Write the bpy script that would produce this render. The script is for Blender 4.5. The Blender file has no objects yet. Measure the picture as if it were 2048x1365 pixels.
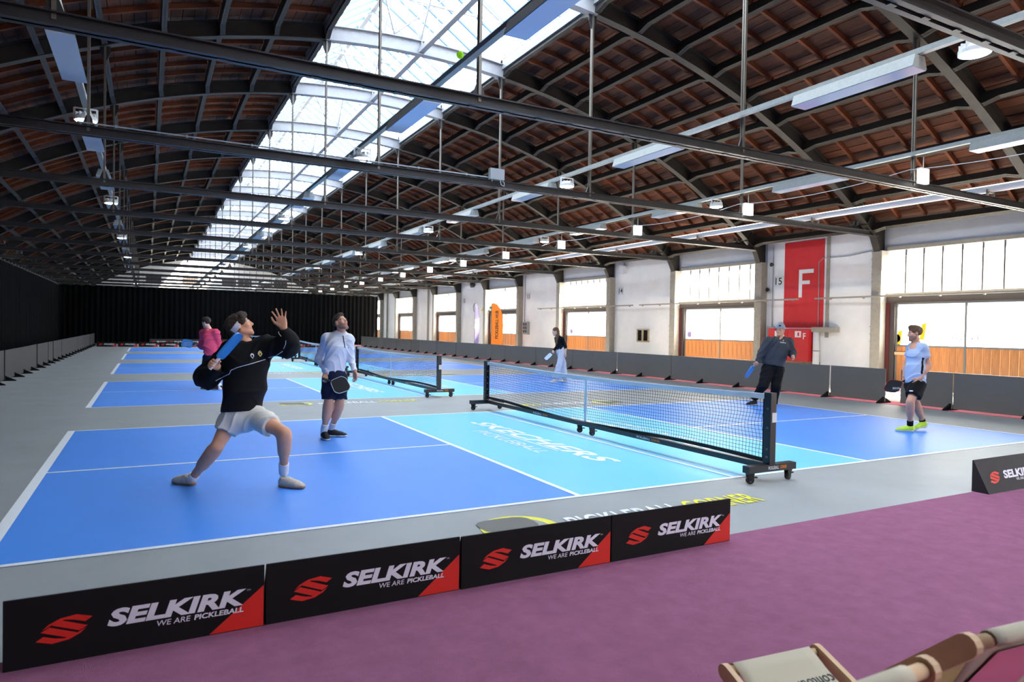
import bpy, bmesh, math, random
import numpy as np
from mathutils import Vector, Matrix
from mathutils.bvhtree import BVHTree

SC = bpy.context.scene
COL = SC.collection
random.seed(7)
W, H = 2048, 1365

# ------------------------------------------------------------------ camera
FPX = 1354.7
CAM = np.array([0.9743, -5.1733, 1.5374])
YAW, PITCH, ROLL = 0.4935, -0.0172, 0.0174
_f = np.array([math.sin(YAW) * math.cos(PITCH), math.cos(YAW) * math.cos(PITCH), math.sin(PITCH)])
_r0 = np.array([math.cos(YAW), -math.sin(YAW), 0.0])
_u0 = np.cross(_r0, _f)
CR = _r0 * math.cos(ROLL) + _u0 * math.sin(ROLL)
CU = _u0 * math.cos(ROLL) - _r0 * math.sin(ROLL)
CF = _f
cam_data = bpy.data.cameras.new('camera')
cam_data.sensor_width = 36.0
cam_data.lens = FPX * 36.0 / W
cam_data.clip_start, cam_data.clip_end = 0.05, 400
cam_data.dof.use_dof = True
cam_data.dof.focus_distance = 8.0
cam_data.dof.aperture_fstop = 4.0
cam = bpy.data.objects.new('camera', cam_data)
cam.matrix_world = Matrix(((CR[0], CU[0], -CF[0], CAM[0]), (CR[1], CU[1], -CF[1], CAM[1]), (CR[2], CU[2], -CF[2], CAM[2]), (0, 0, 0, 1)))
COL.objects.link(cam)
SC.camera = cam

# ------------------------------------------------------------------ world, sun, exposure
world = bpy.data.worlds.new('world')
SC.world = world
world.use_nodes = True
_bg = world.node_tree.nodes['Background']
_bg.inputs['Color'].default_value = (0.86, 0.93, 1.0, 1)
_bg.inputs['Strength'].default_value = 2.6
sun_d = bpy.data.lights.new('sun', 'SUN')
sun_d.energy = 150.0
sun_d.angle = math.radians(2.0)
sun_d.color = (1.0, 0.86, 0.66)
sun = bpy.data.objects.new('sun', sun_d)
COL.objects.link(sun)
_d = Vector((-math.cos(math.radians(52)), 0.22, -math.sin(math.radians(52))))   # from the street side, steeply down
sun.rotation_euler = _d.to_track_quat('-Z', 'Y').to_euler()
SKY_PANE = 4.2          # glow put into the frosted skylight panes in place of daylight
SC.view_settings.view_transform = 'Standard'
SC.view_settings.look = 'None'
SC.view_settings.exposure = 0.55
SC.view_settings.gamma = 1.0
SC.view_settings.use_curve_mapping = False
SC.cycles.use_denoising = True
SC.cycles.max_bounces = 7
SC.cycles.diffuse_bounces = 4
SC.cycles.glossy_bounces = 3
SC.cycles.transmission_bounces = 4
SC.cycles.transparent_max_bounces = 12
SC.cycles.caustics_reflective = False
SC.cycles.caustics_refractive = False
SC.cycles.sample_clamp_indirect = 8.0

# ------------------------------------------------------------------ pixel helpers (a pixel gives a direction only)
def ray(px, py):
    return CF + CR * ((px - W / 2) / FPX) - CU * ((py - H / 2) / FPX)
def on(px, py, axis, val):
    d = ray(px, py)
    return CAM + d * ((val - CAM[axis]) / d[axis])
def at(px, py, depth):
    return CAM + ray(px, py) * depth
def depth_of(p):
    return float(np.dot(np.asarray(p, float) - CAM, CF))

# ------------------------------------------------------------------ materials
def lin(c):
    return tuple(((v / 255) / 12.92 if v / 255 <= 0.04045 else ((v / 255 + 0.055) / 1.055) ** 2.4) for v in c)
MATS = {}
def mat(name, rgb, rough=0.6, metal=0.0, spec=0.5, var=0.0, scale=4.0, bump=0.0, bscale=40.0, emit=None, estr=0.0,
        rnd=0.0, stretch=(1, 1, 1), alpha=None, local=False, rgb2=None, coat=0.0, bdist=0.02, detail=4.0):
    m = bpy.data.materials.new(name)
    m.use_nodes = True
    nt = m.node_tree
    b = nt.nodes['Principled BSDF']
    c = lin(rgb)
    b.inputs['Roughness'].default_value = rough
    b.inputs['Metallic'].default_value = metal
    b.inputs['Specular IOR Level'].default_value = spec
    b.inputs['Base Color'].default_value = (*c, 1)
    if coat:
        b.inputs['Coat Weight'].default_value = coat
    if emit:
        b.inputs['Emission Color'].default_value = (*lin(emit), 1)
        b.inputs['Emission Strength'].default_value = estr
    vec = None
    if var or bump:
        if local:
            src = nt.nodes.new('ShaderNodeTexCoord').outputs['Object']
        else:
            src = nt.nodes.new('ShaderNodeNewGeometry').outputs['Position']
        mp = nt.nodes.new('ShaderNodeMapping')
        mp.inputs['Scale'].default_value = stretch
        nt.links.new(src, mp.inputs['Vector'])
        vec = mp.outputs['Vector']
    last = None
    if var:
        n = nt.nodes.new('ShaderNodeTexNoise')
        n.inputs['Scale'].default_value = scale
        n.inputs['Detail'].default_value = detail
        n.inputs['Roughness'].default_value = 0.65
        nt.links.new(vec, n.inputs['Vector'])
        ramp = nt.nodes.new('ShaderNodeValToRGB')
        ramp.color_ramp.elements[0].position = 0.3
        ramp.color_ramp.elements[1].position = 0.7
        hi = lin(rgb2) if rgb2 else tuple(min(1, v * (1 + var)) for v in c)
        ramp.color_ramp.elements[0].color = (*[v * (1 - var) for v in c], 1)
        ramp.color_ramp.elements[1].color = (*hi, 1)
        nt.links.new(n.outputs['Fac'], ramp.inputs['Fac'])
        last = ramp.outputs['Color']
    if rnd:
        oi = nt.nodes.new('ShaderNodeObjectInfo')
        hs = nt.nodes.new('ShaderNodeHueSaturation')
        mr = nt.nodes.new('ShaderNodeMapRange')
        mr.inputs['To Min'].default_value = 1 - rnd
        mr.inputs['To Max'].default_value = 1 + rnd
        nt.links.new(oi.outputs['Random'], mr.inputs['Value'])
        nt.links.new(mr.outputs['Result'], hs.inputs['Value'])
        if last:
            nt.links.new(last, hs.inputs['Color'])
        else:
            hs.inputs['Color'].default_value = (*c, 1)
        last = hs.outputs['Color']
    if last:
        nt.links.new(last, b.inputs['Base Color'])
    if bump:
        n2 = nt.nodes.new('ShaderNodeTexNoise')
        n2.inputs['Scale'].default_value = bscale
        n2.inputs['Detail'].default_value = 3
        nt.links.new(vec, n2.inputs['Vector'])
        bp = nt.nodes.new('ShaderNodeBump')
        bp.inputs['Strength'].default_value = bump
        bp.inputs['Distance'].default_value = bdist
        nt.links.new(n2.outputs['Fac'], bp.inputs['Height'])
        nt.links.new(bp.outputs['Normal'], b.inputs['Normal'])
    MATS[name] = m
    return m
def glass_mat(name, tint, mixf=0.12, rough=0.1):
    """thin window glass: mostly clear, a little reflective and dusty"""
    m = bpy.data.materials.new(name)
    m.use_nodes = True
    nt = m.node_tree
    nt.nodes.clear()
    out = nt.nodes.new('ShaderNodeOutputMaterial')
    tr = nt.nodes.new('ShaderNodeBsdfTransparent'); tr.inputs['Color'].default_value = (*tint, 1)
    tl = nt.nodes.new('ShaderNodeBsdfTranslucent'); tl.inputs['Color'].default_value = (0.9, 0.93, 0.96, 1)
    gl = nt.nodes.new('ShaderNodeBsdfGlossy'); gl.inputs['Roughness'].default_value = rough
    m1 = nt.nodes.new('ShaderNodeMixShader'); m1.inputs[0].default_value = mixf
    m2 = nt.nodes.new('ShaderNodeMixShader'); m2.inputs[0].default_value = 0.06
    nt.links.new(tr.outputs[0], m1.inputs[1]); nt.links.new(tl.outputs[0], m1.inputs[2])
    nt.links.new(m1.outputs[0], m2.inputs[1]); nt.links.new(gl.outputs[0], m2.inputs[2])
    nt.links.new(m2.outputs[0], out.inputs[0])
    MATS[name] = m
    return m
M = MATS
mat('sport_floor', (150, 155, 156), 0.55, var=0.07, scale=1.2, bump=0.05, bscale=300)
mat('court_blue', (76, 148, 244), 0.5, var=0.04, scale=0.8)
mat('court_light', (112, 202, 248), 0.5, var=0.03, scale=0.8)
mat('paint_white', (240, 244, 248), 0.5)
mat('paint_yellow', (238, 232, 60), 0.5)
mat('paint_grey', (96, 96, 92), 0.55)
mat('carpet_purple', (150, 95, 124), 0.95, spec=0.1, var=0.12, scale=7, bump=0.5, bscale=260, detail=8)
mat('carpet_pink', (222, 120, 136), 0.95, spec=0.1, var=0.1, scale=6)
mat('concrete', (206, 200, 190), 0.85, var=0.1, scale=0.5)
mat('wall_white', (244, 245, 247), 0.85, var=0.05, scale=1.4, bump=0.25, bscale=14, detail=8)
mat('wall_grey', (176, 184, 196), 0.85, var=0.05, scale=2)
mat('plaster_bare', (186, 170, 146), 0.9, var=0.25, scale=7, bump=0.4, bscale=30)
mat('wall_red', (204, 40, 46), 0.6, var=0.08, scale=3)
mat('steel_dark', (38, 35, 31), 0.6, var=0.25, scale=6, bump=0.15, bscale=60)
mat('steel_tie', (40, 40, 42), 0.45, var=0.2, scale=9)
mat('steel_grey', (150, 146, 138), 0.6, var=0.12, scale=8)
mat('steel_white', (150, 152, 156), 0.5, var=0.06, scale=6)
mat('steel_blue', (104, 132, 166), 0.4)
mat('rod_steel', (120, 114, 104), 0.35, metal=0.5)
mat('roof_wood', (84, 44, 24), 0.8, var=0.4, scale=2.4, stretch=(3, 0.6, 3), rnd=0.45, bump=0.3, bscale=30)
mat('rafter_wood', (104, 52, 24), 0.8, var=0.25, scale=5, rnd=0.3)
mat('roof_cover', (40, 30, 25), 0.9)
mat('door_wood', (188, 124, 72), 0.5, var=0.3, scale=4, stretch=(1, 7, 0.4), rnd=0.12, local=True)
mat('door_red', (82, 24, 28), 0.5)
mat('frame_dark', (64, 58, 58), 0.5)
mat('frame_grey', (112, 114, 116), 0.5)
mat('curtain_black', (8, 9, 11), 0.95, spec=0.1)
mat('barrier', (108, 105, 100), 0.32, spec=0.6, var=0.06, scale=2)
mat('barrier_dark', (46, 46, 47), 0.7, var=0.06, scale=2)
mat('black', (20, 20, 22), 0.5)
mat('black_matt', (16, 16, 17), 0.85, spec=0.2)
mat('rubber', (28, 28, 30), 0.7)
mat('banner_black', (19, 18, 20), 0.75, spec=0.25)
mat('banner_grey', (60, 60, 62), 0.75, spec=0.25)
mat('banner_red', (224, 36, 24), 0.6)
mat('banner_white', (232, 232, 244), 0.6)
mat('net_black', (24, 24, 28), 0.7)
mat('net_tape', (226, 234, 246), 0.7, bump=0.3, bscale=30)
mat('net_frame', (30, 32, 38), 0.4, spec=0.6)
mat('lamp_white', (226, 228, 226), 0.45)
mat('lamp_grey', (156, 162, 158), 0.5, var=0.1, scale=20)
mat('lamp_diffuser', (196, 208, 224), 0.08, spec=0.8)
mat('led', (255, 255, 255), 0.5, emit=(235, 250, 255), estr=60)
mat('warm_bulb', (255, 230, 200), 0.5, emit=(255, 190, 120), estr=420)
mat('sign_lit', (255, 255, 255), 0.5, emit=(255, 255, 255), estr=2.2)
mat('pipe_white', (226, 230, 236), 0.35)
mat('plastic_white', (224, 228, 232), 0.5)
mat('plastic_grey', (150, 156, 160), 0.5)
mat('sticker', (150, 140, 190), 0.5)
mat('yellow_film', (246, 200, 30), 0.5)
mat('flag_orange', (246, 140, 44), 0.7)
mat('flag_purple', (48, 40, 86), 0.7)
mat('green_sign', (20, 140, 100), 0.5)
mat('sky_pane', (235, 242, 250), 0.6, emit=(236, 245, 255), estr=SKY_PANE)
mat('ball', (176, 238, 52), 0.5)
_nt = M['ball'].node_tree
_tl = _nt.nodes.new('ShaderNodeBsdfTranslucent'); _tl.inputs['Color'].default_value = (*lin((214, 255, 70)), 1)
_mx = _nt.nodes.new('ShaderNodeMixShader'); _mx.inputs[0].default_value = 0.6
_nt.links.new(_nt.nodes['Principled BSDF'].outputs[0], _mx.inputs[1]); _nt.links.new(_tl.outputs[0], _mx.inputs[2])
_nt.links.new(_mx.outputs[0], _nt.nodes['Material Output'].inputs[0])
mat('hole_shade', (60, 90, 20), 0.8)
mat('beech', (214, 180, 142), 0.5, var=0.08, scale=20)
mat('beech_dark', (150, 112, 80), 0.55, var=0.12, scale=20)
mat('canvas', (196, 186, 164), 0.9, bump=0.2, bscale=400, bdist=0.002)
mat('canvas_pink', (230, 130, 165), 0.9)
mat('outdoor', (92, 92, 94), 0.9)
mat('canopy', (150, 160, 172), 0.7)
glass_mat('glass', (0.95, 0.97, 1.0), 0.10)
glass_mat('glass_frost', (0.9, 0.93, 1.0), 0.45)
glass_mat('glass_blue', (0.62, 0.78, 1.0), 0.45)

# ------------------------------------------------------------------ mesh helpers
class MB:
    """collects boxes, bars, tubes and polygons and links them as one mesh object"""
    def __init__(s):
        s.v, s.f, s.m = [], [], []
    def add(s, vs, fs, mi=0):
        o = len(s.v)
        s.v += [tuple(float(c) for c in p) for p in vs]
        s.f += [tuple(i + o for i in f) for f in fs]
        s.m += [mi] * len(fs)
        return s
    def box(s, lo, hi, mi=0):
        x0, y0, z0 = lo; x1, y1, z1 = hi
        return s.add([(x0, y0, z0), (x1, y0, z0), (x1, y1, z0), (x0, y1, z0), (x0, y0, z1), (x1, y0, z1), (x1, y1, z1), (x0, y1, z1)],
                     [(0, 3, 2, 1), (4, 5, 6, 7), (0, 1, 5, 4), (1, 2, 6, 5), (2, 3, 7, 6), (3, 0, 4, 7)], mi)
    def bar(s, a, b, w, h=None, up=(0, 0, 1), mi=0):
        a, b = Vector(a), Vector(b)
        h = w if h is None else h
        d = (b - a).normalized()
        u = Vector(up)
        x = d.cross(u)
        if x.length < 1e-4:
            x = d.cross(Vector((1, 0, 0)))
        x.normalize(); u = x.cross(d).normalized()
        x *= w / 2; u *= h / 2
        vs = [a - x - u, a + x - u, a + x + u, a - x + u, b - x - u, b + x - u, b + x + u, b - x + u]
        return s.add(vs, [(0, 3, 2, 1), (4, 5, 6, 7), (0, 1, 5, 4), (1, 2, 6, 5), (2, 3, 7, 6), (3, 0, 4, 7)], mi)
    def tube(s, pts, r, n=8, mi=0, cap=True):
        pts = [Vector(p) for p in pts]
        rs = r if isinstance(r, (list, tuple)) else [r] * len(pts)
        rings, px = [], None
        for i, p in enumerate(pts):
            d = (pts[min(i + 1, len(pts) - 1)] - pts[max(i - 1, 0)]).normalized()
            if px is None:
                px = d.cross(Vector((0, 0, 1)))
                if px.length < 1e-3:
                    px = d.cross(Vector((1, 0, 0)))
            px = (px - d * px.dot(d)).normalized()
            y = d.cross(px)
            rings.append([p + (px * math.cos(2 * math.pi * k / n) + y * math.sin(2 * math.pi * k / n)) * rs[i] for k in range(n)])
        vs = [v for rg in rings for v in rg]
        fs = []
        for i in range(len(pts) - 1):
            for k in range(n):
                k2 = (k + 1) % n
                fs.append((i * n + k, i * n + k2, (i + 1) * n + k2, (i + 1) * n + k))
        if cap:
            fs.append(tuple(range(n - 1, -1, -1)))
            fs.append(tuple((len(pts) - 1) * n + k for k in range(n)))
        return s.add(vs, fs, mi)
    def prism(s, poly, a, b, mi=0):
        """poly: 2D points; a, b: functions mapping a 2D point to the two 3D ends"""
        n = len(poly)
        vs = [a(p) for p in poly] + [b(p) for p in poly]
        fs = [tuple(range(n - 1, -1, -1)), tuple(range(n, 2 * n))]
        fs += [(i, (i + 1) % n, n + (i + 1) % n, n + i) for i in range(n)]
        return s.add(vs, fs, mi)
    def quad(s, a, b, c, d, mi=0):
        return s.add([a, b, c, d], [(0, 1, 2, 3)], mi)
    def disc(s, c, n, r, k=16, mi=0, sx=1.0):
        c, n = Vector(c), Vector(n).normalized()
        x = n.orthogonal().normalized(); y = n.cross(x)
        return s.add([c + (x * math.cos(2 * math.pi * i / k) * sx + y * math.sin(2 * math.pi * i / k)) * r for i in range(k)], [tuple(range(k))], mi)
    def mesh(s, name, mats, smooth=False):
        me = bpy.data.meshes.new(name)
        me.from_pydata(s.v, [], s.f)
        for m in (mats if isinstance(mats, (list, tuple)) else [mats]):
            me.materials.append(M[m] if isinstance(m, str) else m)
        if any(s.m):
            me.polygons.foreach_set('material_index', s.m)
        if smooth:
            me.polygons.foreach_set('use_smooth', [True] * len(me.polygons))
        me.update()
        return me
    def build(s, name, mats, parent=None, smooth=False):
        return link(name, s.mesh(name, mats, smooth), parent)
def link(name, data, parent=None, loc=None):
    o = bpy.data.objects.new(name, data)
    COL.objects.link(o)
    if parent is not None:
        o.parent = parent
    if loc is not None:
        o.location = loc
    return o
def tag(o, label=None, cat=None, group=None, kind=None):
    if label: o['label'] = label
    if cat: o['category'] = cat
    if group: o['group'] = group
    if kind: o['kind'] = kind
    return o
def empty(name, loc=(0, 0, 0), rz=0.0):
    o = bpy.data.objects.new(name, None)
    o.empty_display_size = 0.1
    o.location = loc
    o.rotation_euler = (0, 0, rz)
    COL.objects.link(o)
    return o
def copy_tree(o, parent=None):
    c = o.copy()
    COL.objects.link(c)
    c.parent = parent
    for ch in list(o.children):
        copy_tree(ch, c)
    return c
def text_mesh(txt, size=1.0, bold=0.0, shear=0.0, sx=1.0, align='CENTER', space=1.0, extrude=0.0):
    """lettering as a flat mesh in the XY plane"""
    cu = bpy.data.curves.new('lettering', 'FONT')
    cu.body = txt
    cu.size = size
    cu.offset = bold
    cu.shear = shear
    cu.align_x = align
    cu.align_y = 'CENTER'
    cu.space_character = space
    cu.resolution_u = 3
    cu.extrude = extrude
    o = bpy.data.objects.new('lettering', cu)
    COL.objects.link(o)
    dg = bpy.context.evaluated_depsgraph_get()
    me = bpy.data.meshes.new_from_object(o.evaluated_get(dg))
    bpy.data.objects.remove(o)
    bpy.data.curves.remove(cu)
    n = len(me.vertices)
    co = np.empty(n * 3, np.float32)
    me.vertices.foreach_get('co', co)
    co[0::3] *= sx
    me.vertices.foreach_set('co', co)
    me.materials.clear()
    return me
def place_text(name, me, material, origin, xdir, ydir, parent=None):
    if material: me.materials.append(M[material])
    x, y = Vector(xdir).normalized(), Vector(ydir).normalized()
    z = x.cross(y)
    o = link(name, me, parent)
    mw = Matrix(((x[0], y[0], z[0], origin[0]), (x[1], y[1], z[1], origin[1]), (x[2], y[2], z[2], origin[2]), (0, 0, 0, 1)))
    o.matrix_world = mw if parent is None else mw
    if parent is not None:
        o.matrix_parent_inverse = Matrix.Identity(4)
        o.matrix_basis = parent.matrix_basis.inverted() @ mw
    return o

# ================================================================== THE HALL
XC = 7.17                  # centre line of the hall
XR, XL = 20.0, 2 * 7.17 - 20.0
Y0, BAY = 7.27, 4.37
N0, N1 = -9, 16            # arch numbers to the far gable; unseen rear bays lengthened for frontal light
def yn(n): return Y0 + BAY * n
RA, ZA = 20.3, -11.68      # arch soffit: circle of radius RA about (XC, ZA)
DEPTH = 0.36
A_SKY = math.asin(2.44 / RA)
A_KNEE = math.asin(11.95 / RA)
def arc(a, r): return (XC + r * math.sin(a), ZA + r * math.cos(a))
YBACK, YFAR = yn(N0) - 1.2, 79.4

# ---- floor with its painted courts
floor = MB().box((XL - 0.3, YBACK - 0.3, -0.2), (XR + 0.3, YFAR + 0.3, 0.0)).build('floor', 'sport_floor')
tag(floor, 'grey sports floor under the row of courts', None, None, 'structure')
LC, WC, KIT, PITCHC = 13.25, 6.10, 2.138, 9.053
NC = 5
def flat(name, x0, y0, x1, y1, z, m, parent):
    return MB().quad((x0, y0, z), (x1, y0, z), (x1, y1, z), (x0, y1, z)).build(name, m, parent)
def fit_text(txt, w, h=None, bold=0.02, shear=0.0, mirror=False, space=1.0):
    """lettering scaled to an exact width and height, centred on its origin"""
    me = text_mesh(txt, 1.0, bold, shear, 1.0, space=space)
    n = len(me.vertices)
    co = np.empty(n * 3, np.float32)
    me.vertices.foreach_get('co', co)
    co = co.reshape(-1, 3)
    lo, hi = co.min(0), co.max(0)
    sx = w / (hi[0] - lo[0])
    sy = sx if h is None else h / (hi[1] - lo[1])
    co[:, 0] = (co[:, 0] - (lo[0] + hi[0]) / 2) * sx * (-1 if mirror else 1)
    co[:, 1] = (co[:, 1] - (lo[1] + hi[1]) / 2) * sy
    me.vertices.foreach_set('co', co.ravel())
    return me
tm_brand = fit_text('SKECHERS', 3.7, 0.3, 0.028, 0.4, space=1.06)
tm_sub = fit_text('PICKLEBALL', 1.95, 0.18, 0.0, 0.3)
tm_pb = fit_text('PICKLEBALL', 1.16, 0.3, 0.018, 0.15, space=1.05)
tm_cn = fit_text('CORNER', 0.82, 0.3, 0.018, 0.15, space=1.05)
for _t in (tm_brand, tm_sub, tm_pb): _t.materials.append(M['paint_white'])
tm_cn.materials.append(M['paint_yellow'])
for k in range(NC):
    y = k * PITCHC
    cx = LC / 2
    for (a, b, m, nm) in ((0, cx - KIT, 'court_blue', 'court_half'), (cx - KIT, cx + KIT, 'court_light', 'court_kitchen'), (cx + KIT, LC, 'court_blue', 'court_half')):
        flat(nm, a, y, b, y + WC, 0.002, m, floor)
    lw = 0.055
    for li, (a, b, c, d) in enumerate(((0, y, LC, y + lw), (0, y + WC - lw, LC, y + WC), (0, y, 0.085, y + WC), (LC - lw, y, LC, y + WC),
                         (cx - KIT, y, cx - KIT + lw, y + WC), (cx + KIT - lw, y, cx + KIT, y + WC),
                         (0, y + WC / 2 - 0.025, cx - KIT, y + WC / 2 + 0.025), (cx + KIT, y + WC / 2 - 0.025, LC, y + WC / 2 + 0.025),
                         (cx - 0.16, y, cx - 0.12, y + WC))):
        flat('court_line', a, b, c, d, 0.0035 + 0.00025 * li, 'paint_white', floor)
    for sgn in (-1, 1):
        xd, yd = ((0, -1, 0), (1, 0, 0)) if sgn < 0 else ((0, 1, 0), (-1, 0, 0))
        def fl(name, me, dx, dy):
            place_text(name, me, None, (cx + sgn * dx, y + WC / 2 - sgn * dy, 0.005), xd, yd, floor)
        fl('court_lettering', tm_brand, 0.86, 0.0)
        fl('court_lettering', tm_sub, 1.26, 0.0)
        yc = y + WC / 2 - sgn * 0.02
        flat('court_line', cx + sgn * 1.05 - 0.012, yc - 0.98, cx + sgn * 1.05 + 0.012, yc + 0.98, 0.005, 'paint_white', floor)
        # club emblem and words beyond each sideline
        yo = y - 0.68 if sgn < 0 else y + WC + 0.68
        q = -sgn
        def FP(u, v, z): return (cx - sgn * -(u - cx), yo + q * v, z) if False else ((u, yo + v, z) if sgn < 0 else (LC - u, yo - v, z))
        for (rad, zz, mm) in ((0.32, 0.004, 'paint_yellow'), (0.24, 0.005, 'sport_floor')):
            pts = [FP(3.53 + rad * math.cos(t * math.pi / 16), 0.06 + rad * math.sin(t * math.pi / 16), zz) for t in range(32)]
            MB().add(pts, [tuple(range(32))]).build('floor_emblem', mm, floor)
        pts = []
        for i in range(16):
            a = 2 * math.pi * i / 16
            c_, s_ = math.cos(a), math.sin(a)
            pts.append(FP(3.47 + 0.24 * math.copysign(abs(c_) ** 0.6, c_), 0.17 + 0.17 * math.copysign(abs(s_) ** 0.6, s_), 0.006))
        m = MB().add(pts, [tuple(range(16))])
        m.quad(FP(3.55, 0.0, 0.006), FP(3.66, -0.2, 0.006), FP(3.76, -0.15, 0.006), FP(3.66, 0.05, 0.006))
        m.build('floor_emblem', 'paint_grey', floor)
        o3 = FP(4.52, 0.0, 0.005); o4 = FP(5.58, 0.0, 0.005)
        dd = ((1, 0, 0), (0, 1, 0)) if sgn < 0 else ((-1, 0, 0), (0, -1, 0))
        place_text('floor_lettering', tm_pb, None, o3, dd[0], dd[1], floor)
        place_text('floor_lettering', tm_cn, None, o4, dd[0], dd[1], floor)

# ---- carpets
cp = MB().box((-4.35, YBACK + 0.1, 0.0), (15.6, -1.46, 0.008)).build('purple_carpet', 'carpet_purple')
tag(cp, 'purple carpet laid in front of the black advertising banners', 'carpet')
cp2 = MB().box((15.62, YBACK + 0.1, 0.0), (16.35, 50.5, 0.008)).build('pink_carpet', 'carpet_pink')
tag(cp2, 'pink carpet strip under the grey barrier row', 'carpet')
cp3 = MB().box((16.36, YBACK + 0.1, 0.0), (XR - 0.3, 50.5, 0.006)).build('floor_walkway', 'concrete')  # hidden floor made pale concrete so sunlight bounces neutral onto the wall
tag(cp3, 'pale concrete walkway along the white wall', None, None, 'structure')

# ---- ceiling: cover, boarding, rafters, purlins
NP = 10
A_P0, A_PS = math.asin(2.46 / (RA + DEPTH)), 0.0585
PA = [A_P0 + i * A_PS for i in range(NP)]
A_END = PA[-1] + 0.03
RP, RB = RA + DEPTH, RA + DEPTH + 0.11     # purlin top, board underside
ceil = MB()
for s in (-1, 1):
    pr = None
    for i in range(25):
        a = s * (A_P0 - 0.004 + (A_END + 0.012 - A_P0) * i / 24)
        lo, hi = arc(a, RB + 0.06), arc(a, RB + 0.16)
        cur = (lo, hi)
        if pr:
            (l0, h0), (l1, h1) = pr, cur
            for (p, q) in ((l0, l1), (h0, h1)):
                ceil.quad((p[0], YBACK, p[1]), (q[0], YBACK, q[1]), (q[0], YFAR, q[1]), (p[0], YFAR, p[1]))
        pr = cur
ceiling = ceil.build('ceiling', 'roof_cover')  # unseen slab above the boards, put in to keep sky and sun out
tag(ceiling, 'arched boarded timber roof over steel frames', None, None, 'structure')
def plank_mesh(a0, a1, w):
    m = MB()
    (x0, z0), (x1, z1) = arc(a0, RB), arc(a1, RB)
    (x2, z2), (x3, z3) = arc(a1, RB + 0.028), arc(a0, RB + 0.028)
    xm, zm = arc((a0 + a1) / 2, RB)
    poly = [(x0 - xm, z0 - zm), (x1 - xm, z1 - zm), (x2 - xm, z2 - zm), (x3 - xm, z3 - zm)]
    m.prism(poly, lambda p: (p[0], -w / 2, p[1]), lambda p: (p[0], w / 2, p[1]))
    return m, (xm, zm)
def rafter_mb(a0, a1, m=None, y=0.0):
    m = m or MB()
    (x0, z0), (x1, z1) = arc(a0, RP), arc(a1, RP)
    (x2, z2), (x3, z3) = arc(a1, RB), arc(a0, RB)
    m.prism([(x0, z0), (x1, z1), (x2, z2), (x3, z3)], lambda p: (p[0], y - 0.035, p[1]), lambda p: (p[0], y + 0.035, p[1]))
    return m
def purlin_mb(a, m=None):
    """deep steel purlin, haunched where it meets the arches; y from 0 to BAY"""
    m = m or MB()
    hw = 0.055
    prof = [(0.0, 0.01), (0.16, 0.02), (0.42, 0.11), (BAY - 0.42, 0.11), (BAY - 0.16, 0.02), (BAY, 0.01)]
    sa, ca = math.sin(a), math.cos(a)
    def P(off, y, r): return (XC + r * sa + off * ca, y, ZA + r * ca - off * sa)
    for (ya, ra), (yb, rb) in zip(prof, prof[1:]):
        for off0, off1, th in ((-0.012, 0.012, None),):
            vs = [P(off0, ya, RA + ra), P(off1, ya, RA + ra), P(off1, ya, RP), P(off0, ya, RP), P(off0, yb, RA + rb), P(off1, yb, RA + rb), P(off1, yb, RP), P(off0, yb, RP)]
            m.add(vs, [(0, 1, 5, 4), (1, 2, 6, 5), (2, 3, 7, 6), (3, 0, 4, 7)])
        vs = [P(-hw, ya, RA + ra), P(hw, ya, RA + ra), P(hw, yb, RA + rb), P(-hw, yb, RA + rb), P(-hw, ya, RA + ra + 0.015), P(hw, ya, RA + ra + 0.015), P(hw, yb, RA + rb + 0.015), P(-hw, yb, RA + rb + 0.015)]
        m.add(vs, [(0, 3, 2, 1), (4, 5, 6, 7), (0, 1, 5, 4), (1, 2, 6, 5), (2, 3, 7, 6), (3, 0, 4, 7)])
    return m
NPK = 5
spans = [(PA[i], PA[i + 1]) for i in range(NP - 1)]
near_bays = [(1, -2), (1, -1), (1, 0), (1, 1), (-1, -1), (-1, 0)]
ry = [BAY * (i + 1) / 6 for i in range(5)]
mesh_cache = {}
def cached(key, fn, mats):
    if key not in mesh_cache:
        mesh_cache[key] = fn().mesh(key[0], mats)
    return mesh_cache[key]
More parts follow.
